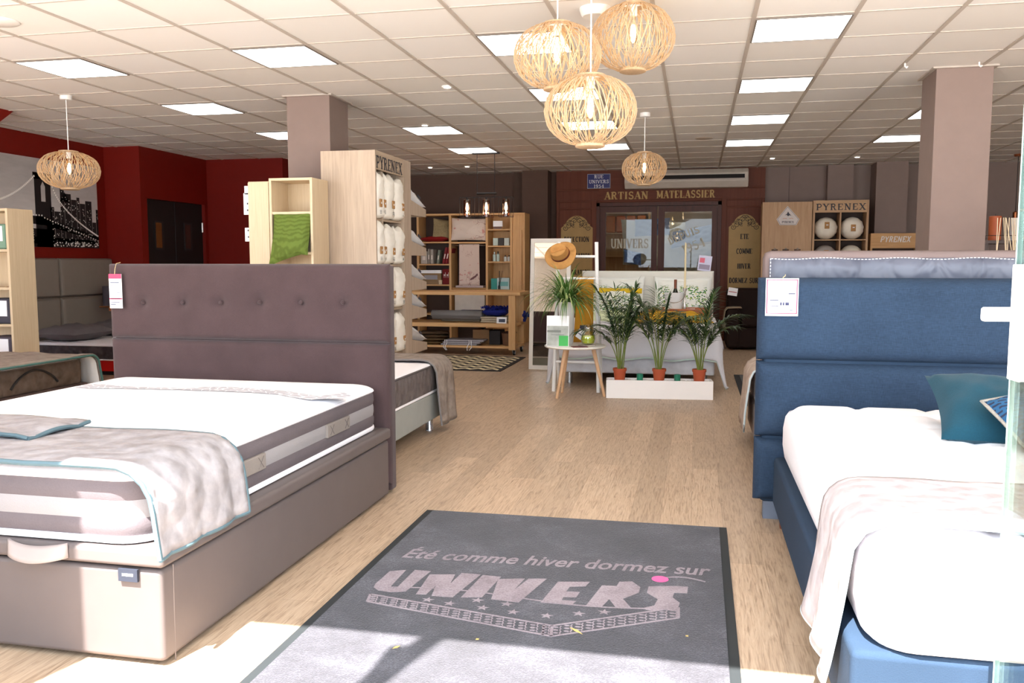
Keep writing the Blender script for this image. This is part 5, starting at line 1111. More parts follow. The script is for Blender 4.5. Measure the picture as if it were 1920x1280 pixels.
for k, (x, w_, lb) in enumerate(((-.93, .62, 'white pillow with green leaf print, left side of the white headboard'), (-.16, .70, 'white pillow with green leaf print, right side of the white headboard'))):
    pw = thing('pillow', lb, 'pillow', (x, 10.6, .6), 'leaf printed pillows on the white bed')
    MB().pillow(T(x, 10.62, .86, 0, PI / 2 - .25, 0), w_ * .86, .42, .17, 18, .03, .006, 90 + k).obj('printed_case', M_LEAFP, pw)
    MB().grid(lambda a, b: T(x, 10.63, .86, 0, PI / 2 - .25, 0) @ Vector((w_ * (a - .5) * (1 - .06 * (1 - (2 * b - 1) ** 2)), .5 * (b - .5) * (1 - .06 * (1 - (2 * a - 1) ** 2)), .004 * math.sin(14 * a + 9 * b))), 16, 12).obj('flange', M_FLANGE, pw, solid=.006)
pw = thing('pillow', 'leaf printed pillow with a broad yellow band, front left of the white bed', 'pillow', (-.93, 10.3, .6)); Mq = T(-.935, 10.28, .77, 0, PI / 2 - .35, .02)
MB().pillow(Mq, .6, .36, .18, 18, .03, .006, 95).obj('printed_case', M_LEAFP, pw); MB().grid(lambda a, b: Mq @ Vector((.61 * (a - .5), .13 + .075 * b, .052 - .05 * b ** 1.5 + .004 * math.sin(9 * a))), 16, 6).obj('yellow_band', fabric(rgb(214, 180, 40), .06), pw, solid=.008)
cu = thing('cushion', 'mustard yellow cushion lying under the wooden tray on the white bed', 'cushion', (-.24, 9.55, .6)); MB().pillow(T(-.24, 9.55, .665, .03, .12, 0), .86, .5, .15, 18, .06, .012, 97).obj('cover', fabric(rgb(200, 152, 40), .1), cu)
cu = thing('cushion', 'pale green cushion beside the mustard cushion on the white bed', 'cushion', (-.8, 9.5, .6)); MB().pillow(T(-.95, 9.75, .655, .2, .15, 0), .5, .42, .12, 14, .06, .01, 98).obj('cover', fabric(rgb(206, 214, 176), .06), cu)
# bed tray and what it carries
tr_ = thing('bed_tray', 'wooden bed tray with raised rim on the white bed', 'tray', (-.17, 9.75, .72)); M_TRAY = wood(rgb(150, 84, 44), rgb(180, 106, 62), 'x', .4)
bx('board', M_TRAY, tr_, -.5, .16, 9.58, 9.95, .70, .715); MB().box(-.5, .16, 9.57, 9.585, .685, .765).box(-.5, .16, 9.945, 9.96, .685, .765).box(-.515, -.5, 9.57, 9.96, .685, .765).box(.16, .175, 9.57, 9.96, .685, .765).obj('rim', M_TRAY, tr_, smooth=0)
for x in (-.5, .14): MB().box(x, x + .025, 9.585, 9.61, .603, .70).box(x, x + .025, 9.92, 9.945, .603, .70).obj('folding_leg', M_TRAY, tr_, smooth=0)
ib = thing('ice_bucket', 'white tapered ice bucket with a handle on the wooden tray', 'ice bucket', (-.25, 9.75, .716)); MB().lathe([(.085, .716), (.112, .94), (.106, .94), (.08, .73), (0, .73)], (-.235, 9.76, 0), 26).obj('bucket', plain(rgb(226, 226, 224), .25), ib)
MB().tube([(-.235 - .118 * math.cos(a), 9.65, .93 - .1 * math.sin(a)) for a in (i * PI / 12 for i in range(13))], .004, 6).obj('handle', M_CHROME, ib)
wbt = thing('wine_bottle', 'dark wine bottle with copper foil neck standing in the white ice bucket', 'bottle', (-.225, 9.76, .735)); MB().lathe([(.036, .735), (.036, .92), (.014, .99), (.0145, 1.0)], (-.225, 9.76, 0), 18).obj('glass_body', plain(rgb(34, 40, 26), .15), wbt); MB().lathe([(.0155, .985), (.0165, 1.08), (.014, 1.085), (0, 1.085)], (-.225, 9.76, 0), 16).obj('foil', plain(rgb(120, 66, 44), .35, .4), wbt)
ch = thing('candlestick', 'glass candlestick holding a tall ivory candle on the wooden tray', 'candlestick', (-.12, 9.72, .716)); MB().lathe([(.05, .716), (.05, .724), (.012, .74), (.02, .8), (.01, .83), (.012, .95), (.022, .97), (.022, .99), (0, .99)], (-.12, 9.72, 0), 18).obj('stem', plain(rgb(206, 200, 192), .15, .5), ch); MB().lathe([(.0115, .99), (.009, 1.49), (0, 1.5)], (-.12, 9.72, 0), 14).obj('candle', plain(rgb(226, 208, 164), .5), ch)
t = thing('flower', 'small white rose lying by the candlestick on the tray', 'flower', (-.04, 9.68, .72))
q = MB()
for k in range(12): a = k * 2.4; q.pillow(T(-.05 + .02 * math.cos(a), 9.67 + .02 * math.sin(a), .745, a, .9, 0), .05, .05, .012, 5, .1)
q.obj('petals', plain(rgb(238, 234, 230), .7), t)
for k, (x, y) in enumerate(((-.39, 9.68), (-.31, 9.64))):
    t = thing('wine_glass', ['left', 'right'][k] + ' upturned wine glass on the wooden tray in front of the bucket', 'wine glass', (x, y, .716)); MB().lathe([(.03, .716), (.034, .76), (.012, .79), (.004, .8), (.004, .86), (.03, .865)], (x, y, 0), 18, cap=False).obj('glass', glassy((.95, .97, .95), .2, 'wg'), t)
t = thing('leaflet', 'small promotional leaflet leaning at the right end of the white headboard', 'leaflet', (.1, 10.9, 1.17)); Mq = T(.085, 10.83, 1.171, 0, -.1, .12)
MB().box(-.075, .085, 0, .002, 0, .19, M=Mq).obj('sheet', plain(rgb(206, 204, 226), .5), t, smooth=0); MB().box(-.06, 0, -.001, 0, .1, .16, M=Mq).obj('pink_blob', plain(rgb(224, 110, 130), .6), t, smooth=0); MB().box(-.06, .07, -.001, 0, .02, .08, M=Mq).obj('printed_picture', plain(rgb(150, 140, 160), .6), t, smooth=0)
# ---------------------------------------------------------------- mirror, ladder rack, hat
mr = thing('standing_mirror', 'tall white framed mirror leaning beside the white bed', 'mirror', (-1.7, 9.97, 0), rot=(-.05, 0, 0)); mr.rotation_euler = (-.08, 0, .0)
Mm = wm(mr); F = lambda *b: MB().box(*b, M=Mm)
fr_ = MB().box(-.245, -.20, 0, .03, 0, 1.565, M=Mm).box(.195, .24, 0, .03, 0, 1.565, M=Mm).box(-.2, .195, 0, .03, 1.515, 1.565, M=Mm).box(-.2, .195, 0, .03, 0, .05, M=Mm).obj('frame', plain(rgb(236, 230, 220), .5, var=.01), mr, smooth=0)
F(-.2, .195, .012, .024, .05, 1.515).obj('mirror_glass', plain(rgb(214, 214, 210), .02, 1.0, var=.0), mr, smooth=0)
MB().tube([Mm @ Vector((0, .03, 1.25)), (-1.7, 10.5, .012)], .012, 6).obj('rear_strut', plain(rgb(226, 220, 210), .5), mr)
ld = thing('ladder_rack', 'white ladder clothes rack between the mirror and the white bed', 'rack', (-1.14, 8.35, 0)); M_LW = plain(rgb(240, 238, 234), .45, var=.01)
for x0, x1 in ((-1.365, -1.335), (-.92, -.962)): MB().tube([(x0, 8.3, 0), (x1, 8.40, 1.475)], .019, 12).obj('post', M_LW, ld)
for x in (-1.36, -.925): MB().tube([(x, 8.62, 0), (x, 8.345, .75)], .016, 10).obj('rear_leg', M_LW, ld)
for z in (.295, 1.12, 1.335): MB().tube([(-1.35, 8.3 + .068 * z, z), (-.945, 8.3 + .068 * z, z)], .013, 10).obj('rung', M_LW, ld)
ha = thing('straw_hat', 'tan straw hat with a brown band hung on the left post of the ladder rack', 'hat', (-1.315, 8.31, 1.38)); Mh = T(-1.305, 8.315, 1.355, 0, 0, 0) @ Matrix.Rotation(-.3, 4, 'Y') @ Matrix.Rotation(1.12, 4, 'X')
M_STRAW = fabric(rgb(196, 144, 84), .14, 240, blot=20)
MB().grid(lambda a, b: Mh @ Vector(((.085 + .075 * b) * math.cos(2 * PI * a) * 1.0, (.085 + .075 * b) * math.sin(2 * PI * a) * .92, -.0 + .02 * b ** 2 * math.cos(4 * PI * a) - .012 * b)), 40, 6).obj('brim', M_STRAW, ha, solid=.004)
def crown(a, b):
    th = 2 * PI * a; s = b * 1.25
    if s < .8: r = .087 - .012 * s / .8; z = .105 * s / .8
    else: k = (s - .8) / .45; r = .075 * math.cos(k * PI / 2); z = .105 + .018 * math.sin(k * PI / 2)
    z -= .03 * math.exp(-((r * math.sin(th)) / .02) ** 2) * (1 if s > .75 else 0) * (.5 + .5 * math.cos(th) if s < 1 else 1)
    return Mh @ Vector((r * math.cos(th) * 1.08, r * math.sin(th) * .92, z))
MB().grid(crown, 36, 18).obj('crown', M_STRAW, ha)
MB().grid(lambda a, b: Mh @ Vector(((.0885 - .003 * b) * math.cos(2 * PI * a) * 1.08, (.0885 - .003 * b) * math.sin(2 * PI * a) * .92, .003 + .025 * b)), 36, 2).obj('hat_band', plain(rgb(110, 50, 34), .7), ha, solid=.002)
tx = thing('textile', 'mustard yellow textile hanging from a rung of the ladder rack', 'textile', (-1.07, 8.34, .5))
MB().grid(lambda a, b: Vector((-1.175 + .19 * a + .035 * b * (1 - a) * 1.0, 8.345 + .012 * math.sin(9 * a) * (1 - b) + .03 * b, .49 + .645 * b)), 20, 12).obj('cloth', fabric(rgb(190, 134, 42), .1), tx, solid=.014)
tg = thing('swing_tag', 'white diamond shaped tag and dark card hanging on the mustard textile', 'tag', (-1.08, 8.31, .55)); MB().box(-.035, .035, -.001, .001, -.045, .045, M=T(-1.105, 8.305, .575, 0, 0, .6)).obj('white_tag', M_TAG, tg, smooth=0); MB().box(-.035, .035, 0, .002, -.03, .03, M=T(-1.075, 8.312, .63, 0, 0, .1)).obj('dark_card', plain(rgb(60, 52, 60), .6), tg, smooth=0)
MB().box(-.02, .02, -.0018, -.001, -.006, .004, M=T(-1.105, 8.305, .575, 0, 0, .6)).obj('printed_mark', plain(rgb(110, 110, 130), .6), tg, smooth=0)
# ---------------------------------------------------------------- side table with plant
st_ = thing('side_table', 'round white side table on three wooden legs in front of the ladder rack', 'table', (-1.1, 7.97, 0)); TC = (-1.105, 7.97)
MB().lathe([(0, .478), (.28, .478), (.292, .487), (.292, .494), (.286, .499), (0, .499)], (*TC, 0), 40).obj('tabletop', plain(rgb(236, 232, 224), .35), st_)
for x, y, tx_, ty_ in ((-1.262, 7.845, -1.185, 7.90), (-.835, 8.07, -.945, 8.03), (-1.27, 8.22, -1.2, 8.11)): MB().tube([(x, y, 0), (tx_, ty_, .48)], .013, 12, .021).obj('leg', wood(rgb(206, 164, 124), rgb(226, 188, 150), 'z'), st_)
def blade(mb, p0, direc, L, wd, arch, n=8, tip=.05, twist=0, gut=.25):
    """narrow leaf: starts at p0, heads along direc and bends down by arch"""
    d = Vector(direc).normalized(); p = Vector(p0); s = d.cross(Vector((0, 0, 1)))
    if s.length < .01: s = Vector((1, 0, 0))
    s.normalize(); L_, C_, R_ = [], [], []
    for i in range(n + 1):
        t = i / n; w_ = wd / 2 * (min(1, (t / .25) ** .6) if t < .25 else max(tip, 1 - ((t - .25) / .75) ** 1.8)); up = s.cross(d)
        L_.append(p - s * w_ + up * w_ * gut); C_.append(p.copy()); R_.append(p + s * w_ + up * w_ * gut)
        d = (d + Vector((0, 0, -arch / n * (.4 + 1.2 * t)))).normalized(); p = p + d * (L / n); s = d.cross(Vector((0, 0, 1))); s = s.normalized() if s.length > .05 else Vector((1, 0, 0))
    vs = L_ + C_ + R_; m_ = n + 1; fs = []
    for i in range(n): fs += [(i, m_ + i, m_ + i + 1, i + 1), (m_ + i, 2 * m_ + i, 2 * m_ + i + 1, m_ + i + 1)]
    mb.add(vs, fs)
sp_ = thing('potted_spider_plant', 'bushy spider plant in a tall white pot on the round side table', 'plant', (-1.2, 8.0, .5)); PC = (-1.2, 8.03)
MB().lathe([(.06, .5), (.062, .505), (.079, .905), (.073, .905), (.07, .88), (0, .88)], (*PC, 0), 28).obj('pot', plain(rgb(224, 222, 216), .35), sp_)
rnd = random.Random(31); lf = MB(); M_SL = plain(rgb(74, 112, 44), .5, key='sl'); M_SS = plain(rgb(196, 206, 140), .5)
for k in range(270):
    a = rnd.uniform(0, 2 * PI); e = rnd.uniform(.35, 1.35); L = rnd.uniform(.3, .54); r0 = rnd.uniform(0, .05); lf.cur = 1 if rnd.random() < .22 else 0
    blade(lf, (PC[0] + r0 * math.cos(a), PC[1] + r0 * math.sin(a), .89), (math.cos(a) * math.cos(e), math.sin(a) * math.cos(e), math.sin(e)), L, rnd.uniform(.011, .017) * (.8 if lf.cur else 1), rnd.uniform(1.6, 3.2), 9)
lf.obj('leaves', [M_SL, M_SS], sp_, smooth=60)
ph = thing('photo_stand', 'upright white photo stand with a green square, at the front of the side table', 'photo stand', (-1.25, 7.86, .5)); Mq = T(-1.248, 7.80, .50, 0, -.06, 0)
MB().box(-.105, .105, 0, .006, 0, .285, M=Mq).obj('panel', M_TAG, ph, smooth=0); MB().box(-.1, .1, -.001, 0, .004, .19, M=Mq).obj('printed_room', plain(rgb(176, 180, 172), .4, var=.3), ph, smooth=0); MB().box(.012, .1, -.002, -.001, .004, .1, M=Mq).obj('green_square', plain(rgb(66, 176, 84), .5), ph, smooth=0)
MB().box(-.1, .03, -.002, -.001, .13, .15, M=Mq).box(-.06, .06, -.002, -.001, .105, .11, M=Mq).obj('printed_furniture', plain(rgb(120, 124, 118), .5), ph, smooth=0); MB().box(-.03, .03, 0, .07, 0, .006, M=Mq).obj('foot', M_TAG, ph, smooth=0)
pl_ = thing('plate', 'small dish with dark rim under the glass jug on the side table', 'plate', (-1.0, 7.88, .5)); MB().lathe([(0, .5), (.06, .5), (.085, .512), (.088, .516), (.06, .507), (0, .507)], (-.985, 7.87, 0), 28).obj('dish', plain(rgb(222, 212, 198), .4), pl_)
tag(MB().box(-.07, .07, -.05, .05, 0, .006, M=T(-1.04, 7.78, .4995, .4)).obj('leaflet', plain(rgb(110, 60, 60), .5)), 'dark red leaflet lying at the front edge of the side table', 'leaflet')
jg = thing('glass_jug', 'glass jug of lime green liquid on the dish', 'jug', (-.975, 7.87, .512)); JC = (-.972, 7.87)
MB().lathe([(.03, .512), (.058, .53), (.068, .57), (.06, .61), (.04, .64), (.036, .68), (.05, .70)], (*JC, 0), 24, cap=False).obj('glass', glassy((.97, 1, .95), .14, 'jug'), jg); MB().lathe([(0, .516), (.028, .516), (.055, .532), (.064, .568), (.058, .604), (0, .604)], (*JC, 0), 24).obj('liquid', plain(rgb(176, 190, 40), .15), jg)
MB().tube([(JC[0] + .045, JC[1], .69), (JC[0] + .085, JC[1], .67), (JC[0] + .09, JC[1], .62), (JC[0] + .062, JC[1], .595)], .005, 8).obj('handle', glassy((.95, 1, .93), .2, 'jugh'), jg)
# ---------------------------------------------------------------- planter box with three palms
RZ = .09
pb = thing('planter_box', 'long low white planter box filled with white pebbles', 'planter', (-.81, 7.985, 0), rz=RZ); Mp = wm(pb); M_PB = plain(rgb(244, 242, 240), .45, var=.01)
MB().box(0, .99, 0, .015, 0, .172, M=Mp).box(0, .99, .175, .19, 0, .172, M=Mp).box(0, .015, .015, .175, 0, .172, M=Mp).box(.975, .99, .015, .175, 0, .172, M=Mp).box(.015, .975, .015, .175, 0, .13, M=Mp).obj('box', M_PB, pb, smooth=0)
rnd = random.Random(5); pe = MB()
for k in range(260):
    x, y = rnd.uniform(.03, .96), rnd.uniform(.03, .16); r = rnd.uniform(.009, .017); c = Mp @ Vector((x, y, .15 + rnd.uniform(-.002, .012)))
    pe.lathe([(0, -r * .6), (r * .8, -r * .35), (r, 0), (r * .8, r * .35), (0, r * .6)], c, 6)
po = pe.obj('pebbles', plain(rgb(226, 224, 220), .7), pb); po['kind'] = 'stuff'
M_TERRA = plain(rgb(178, 84, 52), .7); M_STEM = plain(rgb(118, 132, 62), .5)
M_PALM = N('palm leaf'); M_PALM.base(M_PALM.ramp(M_PALM.noise(M_PALM.coord(), 14, 3), [(.35, rgb(30, 52, 26)), (.65, rgb(62, 92, 44))])); M_PALM = M_PALM.set(.42, 0, .5)
def palm(label, x, y, z, seed, hgt):
    t = thing('potted_palm', label, 'potted palm', (x, y, z), 'potted palms on the planter box'); rnd = random.Random(seed)
    MB().lathe([(.048, z), (.06, z + .095), (.066, z + .095), (.066, z + .118), (.06, z + .118), (.058, z + .1), (0, z + .1)], (x, y, 0), 24).obj('pot', M_TERRA, t)
    stems, lv = MB(), MB()
    for k in range(12):
        a = 2 * PI * k / 12 + rnd.uniform(-.3, .3); lean = rnd.uniform(.08, .62); H = hgt * rnd.uniform(.72, 1.05); r0 = rnd.uniform(.005, .035)
        p = Vector((x + r0 * math.cos(a), y + r0 * math.sin(a), z + .1)); d = Vector((math.cos(a) * lean * .3, math.sin(a) * lean * .3, 1)).normalized(); pts = [p.copy()]; n = 16
        for i in range(n):
            t_ = i / n; d = (d + Vector((math.cos(a) * lean * .16 * (t_ + .2), math.sin(a) * lean * .16 * (t_ + .2), -.11 * lean * t_ * 3))).normalized(); p = p + d * (H / n); pts.append(p.copy())
        stems.tube(pts, .0055, 6, .0018)
        for i in range(7, n + 1):
            for q_ in range(2):
                t_ = (i - 7) / (n - 7) + (.05 if q_ else 0); pp = pts[i] if q_ == 0 else pts[i - 1].lerp(pts[i], .5); dd = (pts[min(n, i + 1)] - pts[i - 1]).normalized(); s = dd.cross(Vector((0, 0, 1)))
                s = s.normalized() if s.length > .05 else Vector((math.sin(a), -math.cos(a), 0))
                for sg in (-1, 1):
                    v = (dd * rnd.uniform(.55, .85) + s * sg * rnd.uniform(.6, 1.0) + Vector((0, 0, rnd.uniform(.0, .25)))).normalized()
                    blade(lv, pp, v, rnd.uniform(.14, .22) * (1.05 - .45 * abs(t_ - .35)), rnd.uniform(.014, .019), rnd.uniform(.5, 1.3), 5, .06, 0, .35)
        for sg in (0,): blade(lv, pts[-1], (pts[-1] - pts[-2]), .13, .013, .8, 5)
    stems.obj('stems', M_STEM, t); lv.obj('fronds', M_PALM, t, smooth=60)
for k, (lx, nm) in enumerate(((.125, 'leftmost of the three potted palms, in a terracotta pot on the planter box'), (.495, 'middle one of the three potted palms, in a terracotta pot on the planter box'), (.868, 'rightmost of the three potted palms, in a terracotta pot on the planter box'))):
    p = Mp @ Vector((lx, .095, .158)); palm(nm, p.x, p.y, .158, 41 + k, (.80, .84, .74)[k])
for lx, nm in ((.315, 'green glass candle holder between the left and middle palms'), (.665, 'green glass candle holder between the middle and right palms')):
    p = Mp @ Vector((lx, .08, 0)); t = thing('candle_holder', nm, 'candle holder', (p.x, p.y, .16), 'green glass candle holders')
    MB().lathe([(.024, .16), (.029, .165), (.031, .225), (.027, .225), (.026, .17), (0, .17)], (p.x, p.y, 0), 20).obj('glass', plain(rgb(40, 124, 98), .15), t); MB().lathe([(0, .171), (.02, .171), (.02, .19), (0, .19)], (p.x, p.y, 0), 14).obj('tealight', M_TAG, t)
# ================================================================ RIGHT BACK DISPLAYS
ob = thing('display_stand', 'oak display panel with a white mountain badge at the back right', 'display stand', (1.33, 13.65, 0)); PY_ = 13.6
bx('panel', M_OAKD, ob, .967, 1.69, PY_, PY_ + .3, 0, 2.185, bevel=.002)
bp_ = [onY(a, b, PY_) for a, b in ((1477, 386), (1499, 411), (1493, 422), (1462, 422), (1456, 411))]
bd = MB().prism([(p.x, PY_ - .004, p.z) for p in bp_], (0, .004, 0)).obj('badge', plain(rgb(214, 204, 198), .6), ob, smooth=0)
cx_ = sum(p.x for p in bp_) / 5; zb_ = min(p.z for p in bp_)
bo = [(cx_ + (p.x - cx_) * .92, p.z * .92 + .08 * (zb_ + .09)) for p in bp_]; q = MB()
for i in range(5): q.ribbon([(bo[i][0], PY_ - .0045, bo[i][1]), (bo[(i + 1) % 5][0], PY_ - .0045, bo[(i + 1) % 5][1])], .004, (0, -1, 0), .0006)
q.prism([(cx_ - .05, PY_ - .005, zb_ + .15), (cx_ - .02, PY_ - .005, zb_ + .165), (cx_, PY_ - .005, zb_ + .205), (cx_ + .02, PY_ - .005, zb_ + .17), (cx_ + .05, PY_ - .005, zb_ + .14), (cx_ + .025, PY_ - .005, zb_ + .15), (cx_, PY_ - .005, zb_ + .135), (cx_ - .02, PY_ - .005, zb_ + .155)], (0, -.0006, 0))
letters(q, 'PYRENEX', (cx_ - .085, PY_ - .0045, zb_ + .03), (1, 0, 0), (0, 0, 1), .034, .17, .0008); q.obj('badge_print', plain(rgb(60, 56, 66), .6), bd, smooth=0)
q = MB()
for sg in (-1, 1): q.ribbon([(cx_ + sg * .015, PY_ - .0045, zb_ + .1), (cx_ + sg * .06, PY_ - .0045, zb_ + .105), (cx_ + sg * .075, PY_ - .0045, zb_ + .095)], .008, (0, -1, 0), .0007)
q.obj('badge_feathers', plain(rgb(206, 150, 130), .6), bd, smooth=0)
for x in (1.16, 1.32, 1.49):
    w_ = MB().box(x - .045, x + .045, PY_ - .03, PY_, 1.45, 1.475).obj('clip_rail', plain(rgb(96, 70, 56), .6), ob, smooth=0); MB().tube([(x - .012, PY_ - .032, 1.475), (x + .012, PY_ - .032, 1.475)], .016, 8).obj('steel_clip', M_CHROME, w_)
sh2 = thing('pillow_display', 'oak cubbyhole display with round pillows and dark capitals, back right', 'display shelf', (2.09, 13.8, 0)); x0, x1 = 1.70, 2.49
for a in (x0, x1 - .03): bx('side_panel', M_OAKD, sh2, a, a + .03, PY_, PY_ + .34, 0, 2.2)
bx('top_board', M_OAKDX, sh2, x0 + .03, x1 - .03, PY_, PY_ + .34, 2.17, 2.2); hd = bx('header_board', M_OAKDX, sh2, x0 + .03, x1 - .03, PY_ + .002, PY_ + .02, 2.02, 2.17)
q = MB(); letters(q, 'PYRENEX', (x0 + .045, PY_ + .0015, 2.055), (1, 0, 0), (0, 0, 1), .095, .70, .001, .2, .09, .14); q.obj('lettering', plain(rgb(58, 54, 60), .6), hd, smooth=0)
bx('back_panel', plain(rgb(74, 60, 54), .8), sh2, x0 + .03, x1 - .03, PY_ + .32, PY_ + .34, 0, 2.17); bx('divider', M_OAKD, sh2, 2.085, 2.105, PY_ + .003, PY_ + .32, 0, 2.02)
for z in (1.62, 1.20, .78, .36, .06): bx('shelf', M_OAKDX, sh2, x0 + .03, x1 - .03, PY_ + .004, PY_ + .32, z - .016, z)
for k, (x, z, nm) in enumerate(((1.908, 1.62, 'upper left'), (2.282, 1.62, 'upper right'), (1.908, 1.2, 'lower left'), (2.282, 1.2, 'lower right'))):
    t = thing('round_pillow', 'round white bagged pillow in the %s cubbyhole of the back right display' % nm, 'pillow', (x, 13.75, z), 'round pillows in cubbyholes')
    R_ = .168; c = Vector((x, PY_ + .16, z + R_ + .001)); rnd = random.Random(k)
    MB().grid(lambda a, b: c + Vector((R_ * (1 + .03 * math.sin(13 * a * 2 * PI)) * math.cos(2 * PI * a) * math.sin(PI * b) ** .6, -.15 * math.cos(PI * b), R_ * (1 + .0 * math.sin(9 * a * 2 * PI)) * math.sin(2 * PI * a) * math.sin(PI * b) ** .6)), 40, 14).obj('cover', plain((rgb(232, 222, 204), rgb(234, 224, 208), rgb(176, 168, 160), rgb(232, 222, 204))[k], .8), t, smooth=80)
    zz_ = c.z + (.04 if k % 2 == 0 else .0)
    lb = MB().box(x - .035, x + .035, c.y - .153, c.y - .145, zz_ - .05, zz_ + .05).obj('kraft_label', M_KRAFT, t, bevel=.004); MB().box(x - .012, x + .018, c.y - .1545, c.y - .153, zz_ - .0, zz_ + .012).obj('label_mark', M_TAG, lb, smooth=0)
ob2 = thing('display_crate', 'light plywood display box with slanted white capitals, back right', 'display box', (2.88, 13.8, 0)); x0, x1 = 2.53, 3.225; M_PLY = wood(rgb(186, 138, 88), rgb(206, 160, 108), 'x', .5)
hd = bx('header_board', M_PLY, ob2, x0, x1, PY_, PY_ + .02, 1.485, 1.705); bx('top_board', M_PLY, ob2, x0, x1, PY_ + .02, PY_ + .34, 1.685, 1.705); bx('inner_back', M_DARKIN, ob2, x0 + .03, x1 - .03, PY_ + .3, PY_ + .32, 0, 1.685)
for a in (x0, x1 - .03): bx('side_panel', M_PLY, ob2, a, a + .03, PY_ + .02, PY_ + .34, 0, 1.685)
for z in (1.2, .7, .2): bx('shelf', M_PLY, ob2, x0 + .03, x1 - .03, PY_ + .03, PY_ + .3, z - .02, z)
q = MB(); letters(q, 'PYRENEX', (x0 + .13, PY_ - .0005, 1.575), (1, 0, 0), (0, 0, 1), .085, .42, .001, .2, .14, .06, False, .22); q.obj('lettering', plain(rgb(222, 214, 206), .6), hd, smooth=0)
# console with candles beyond the pillar, and reeds in front of it
cs = thing('console_shelf', 'dark shelf with a thin rail beyond the right pillar, holding candles', 'shelf', (2.9, 9, 0)); M_WEN = plain(rgb(70, 52, 44), .5)
bx('top', M_WEN, cs, 2.66, 3.6, 8.9, 9.25, 1.455, 1.485)
for x in (2.68, 3.55): bx('leg', M_WEN, cs, x, x + .03, 8.92, 9.22, 0, 1.455)
bx('lower_board', M_WEN, cs, 2.71, 3.55, 8.92, 9.22, .4, .43); MB().tube([(2.67, 8.91, 1.53), (3.59, 8.91, 1.53)], .004, 6).obj('rail', M_WEN, cs)
for x in (2.68, 3.1, 3.58): MB().tube([(x, 8.91, 1.485), (x, 8.91, 1.53)], .004, 6).obj('rail_post', M_WEN, cs)
for x, r, z1, c, lb in ((2.80, .055, 1.72, rgb(176, 88, 48), 'orange pillar candle on the dark shelf beyond the right pillar'), (2.985, .055, 1.70, rgb(206, 206, 202), 'white pillar candle on the dark shelf beyond the right pillar')):
    t = thing('candle', lb, 'candle', (x, 9.05, 1.485)); MB().lathe([(r, 1.486), (r, z1 - .006), (r - .008, z1), (0, z1 - .004)], (x, 9.05, 0), 24).obj('wax', plain(c, .5), t); MB().tube([(x, 9.05, z1 - .005), (x, 9.05, z1 + .02)], .002, 5).obj('wick', M_INK, t)
sb = thing('side_stand', 'narrow stand carrying reed diffusers behind the beige headboard', 'stand', (2.4, 7.0, 0)); bx('top', M_WEN, sb, 2.25, 2.62, 6.85, 7.1, 1.18, 1.2)
for x in (2.27, 2.57): bx('leg', M_WEN, sb, x, x + .03, 6.87, 7.08, 0, 1.18)
for k, px in enumerate((1868, 1884, 1902)): p = onY(px, 470, 6.97); diffuser(['left', 'middle', 'right'][k] + ' reed diffuser with pale sticks behind the beige headboard', p.x, 6.97 - .05 * (k % 2), 1.2, .09, .028, (2, 3, 6)[k], .36, rgb(200, 190, 176), rgb(222, 202, 170), 60 + k)
t = thing('pendant_lamp', 'copper pendant with black cord at the right edge, beyond the pillar', 'pendant lamp', (4.4, 13.4, 1.9)); M_COP = plain(rgb(150, 88, 54), .3, .8)
MB().lathe([(0, -.03), (.05, -.03), (.06, 0)], (4.4, 13.4, CZ), 20).obj('ceiling_rose', M_COP, t); MB().tube([(4.4, 13.4, CZ - .03), (4.4, 13.4, 1.98)], .005, 6).obj('cord', M_BM, t); MB().lathe([(.01, 2.0), (.035, 1.98), (.035, 1.86), (.03, 1.86)], (4.4, 13.4, 0), 16).obj('socket', M_COP, t); MB().lathe([(.02, 1.86), (.05, 1.8), (.055, 1.75), (.03, 1.70), (0, 1.69)], (4.4, 13.4, 0), 18).obj('bulb', M_BGLASS, t)
# ================================================================ DOORMAT AND GLASS DOOR
dm = thing('doormat', 'large charcoal entrance mat with woven grey lettering on the plank floor', 'doormat', (-.58, 3.3, 0))
c4 = [Vector(p) for p in ((-1.335, 2.1, 0), (.158, 2.1, 0), (.167, 4.135, 0), (-1.335, 4.115, 0))]
def quadprism(mb, pts, z0, z1): mb.prism([(p.x, p.y, z0) for p in pts], (0, 0, z1 - z0)); return mb
quadprism(MB(), c4, .001, .006).obj('rubber_border', plain(rgb(38, 42, 44), .7), dm, smooth=0)
ctr = sum(c4, Vector()) / 4; inn = [Vector((p.x + (.035 if p.x < 0 else -.035), p.y + (.03 if p.y < 3 else -.012), 0)) for p in c4]
pm = N('mat pile'); v1 = pm.noise(pm.coord(), 3.2, 5, .62, .4); v2 = pm.noise(pm.coord(), 170, 2); pm.base(pm.ramp(pm.mix(.4, v1, v2), [(.36, rgb(46, 44, 48)), (.52, rgb(62, 60, 66)), (.66, rgb(92, 90, 98))])); pm.bump(v2, .7, .006); M_PILE = pm.set(1.0, 0, .1, .2)
quadprism(MB(), inn, .006, .0095).obj('pile', M_PILE, dm, smooth=0)
lm = N('mat lettering'); v2 = lm.noise(lm.coord(), 150, 2); lm.base(lm.ramp(lm.mix(.5, lm.noise(lm.coord(), 6, 4), v2), [(.35, rgb(124, 114, 120)), (.65, rgb(158, 148, 154))])); M_MLET = lm.set(1.0, 0, .1)
q = MB(); typed(q, '\u00c9t\u00e9 comme hiver dormez sur', (-1.222, 3.40, .0098), (1, .045, 0), (-.045, 1, 0), .16, 1.31, .28, .018, .0006); q.obj('slogan', M_MLET, dm, smooth=0)
def wrp(X, Y): return X, Y * (1.0 + .08 * math.sin(6 * X))
q = MB()
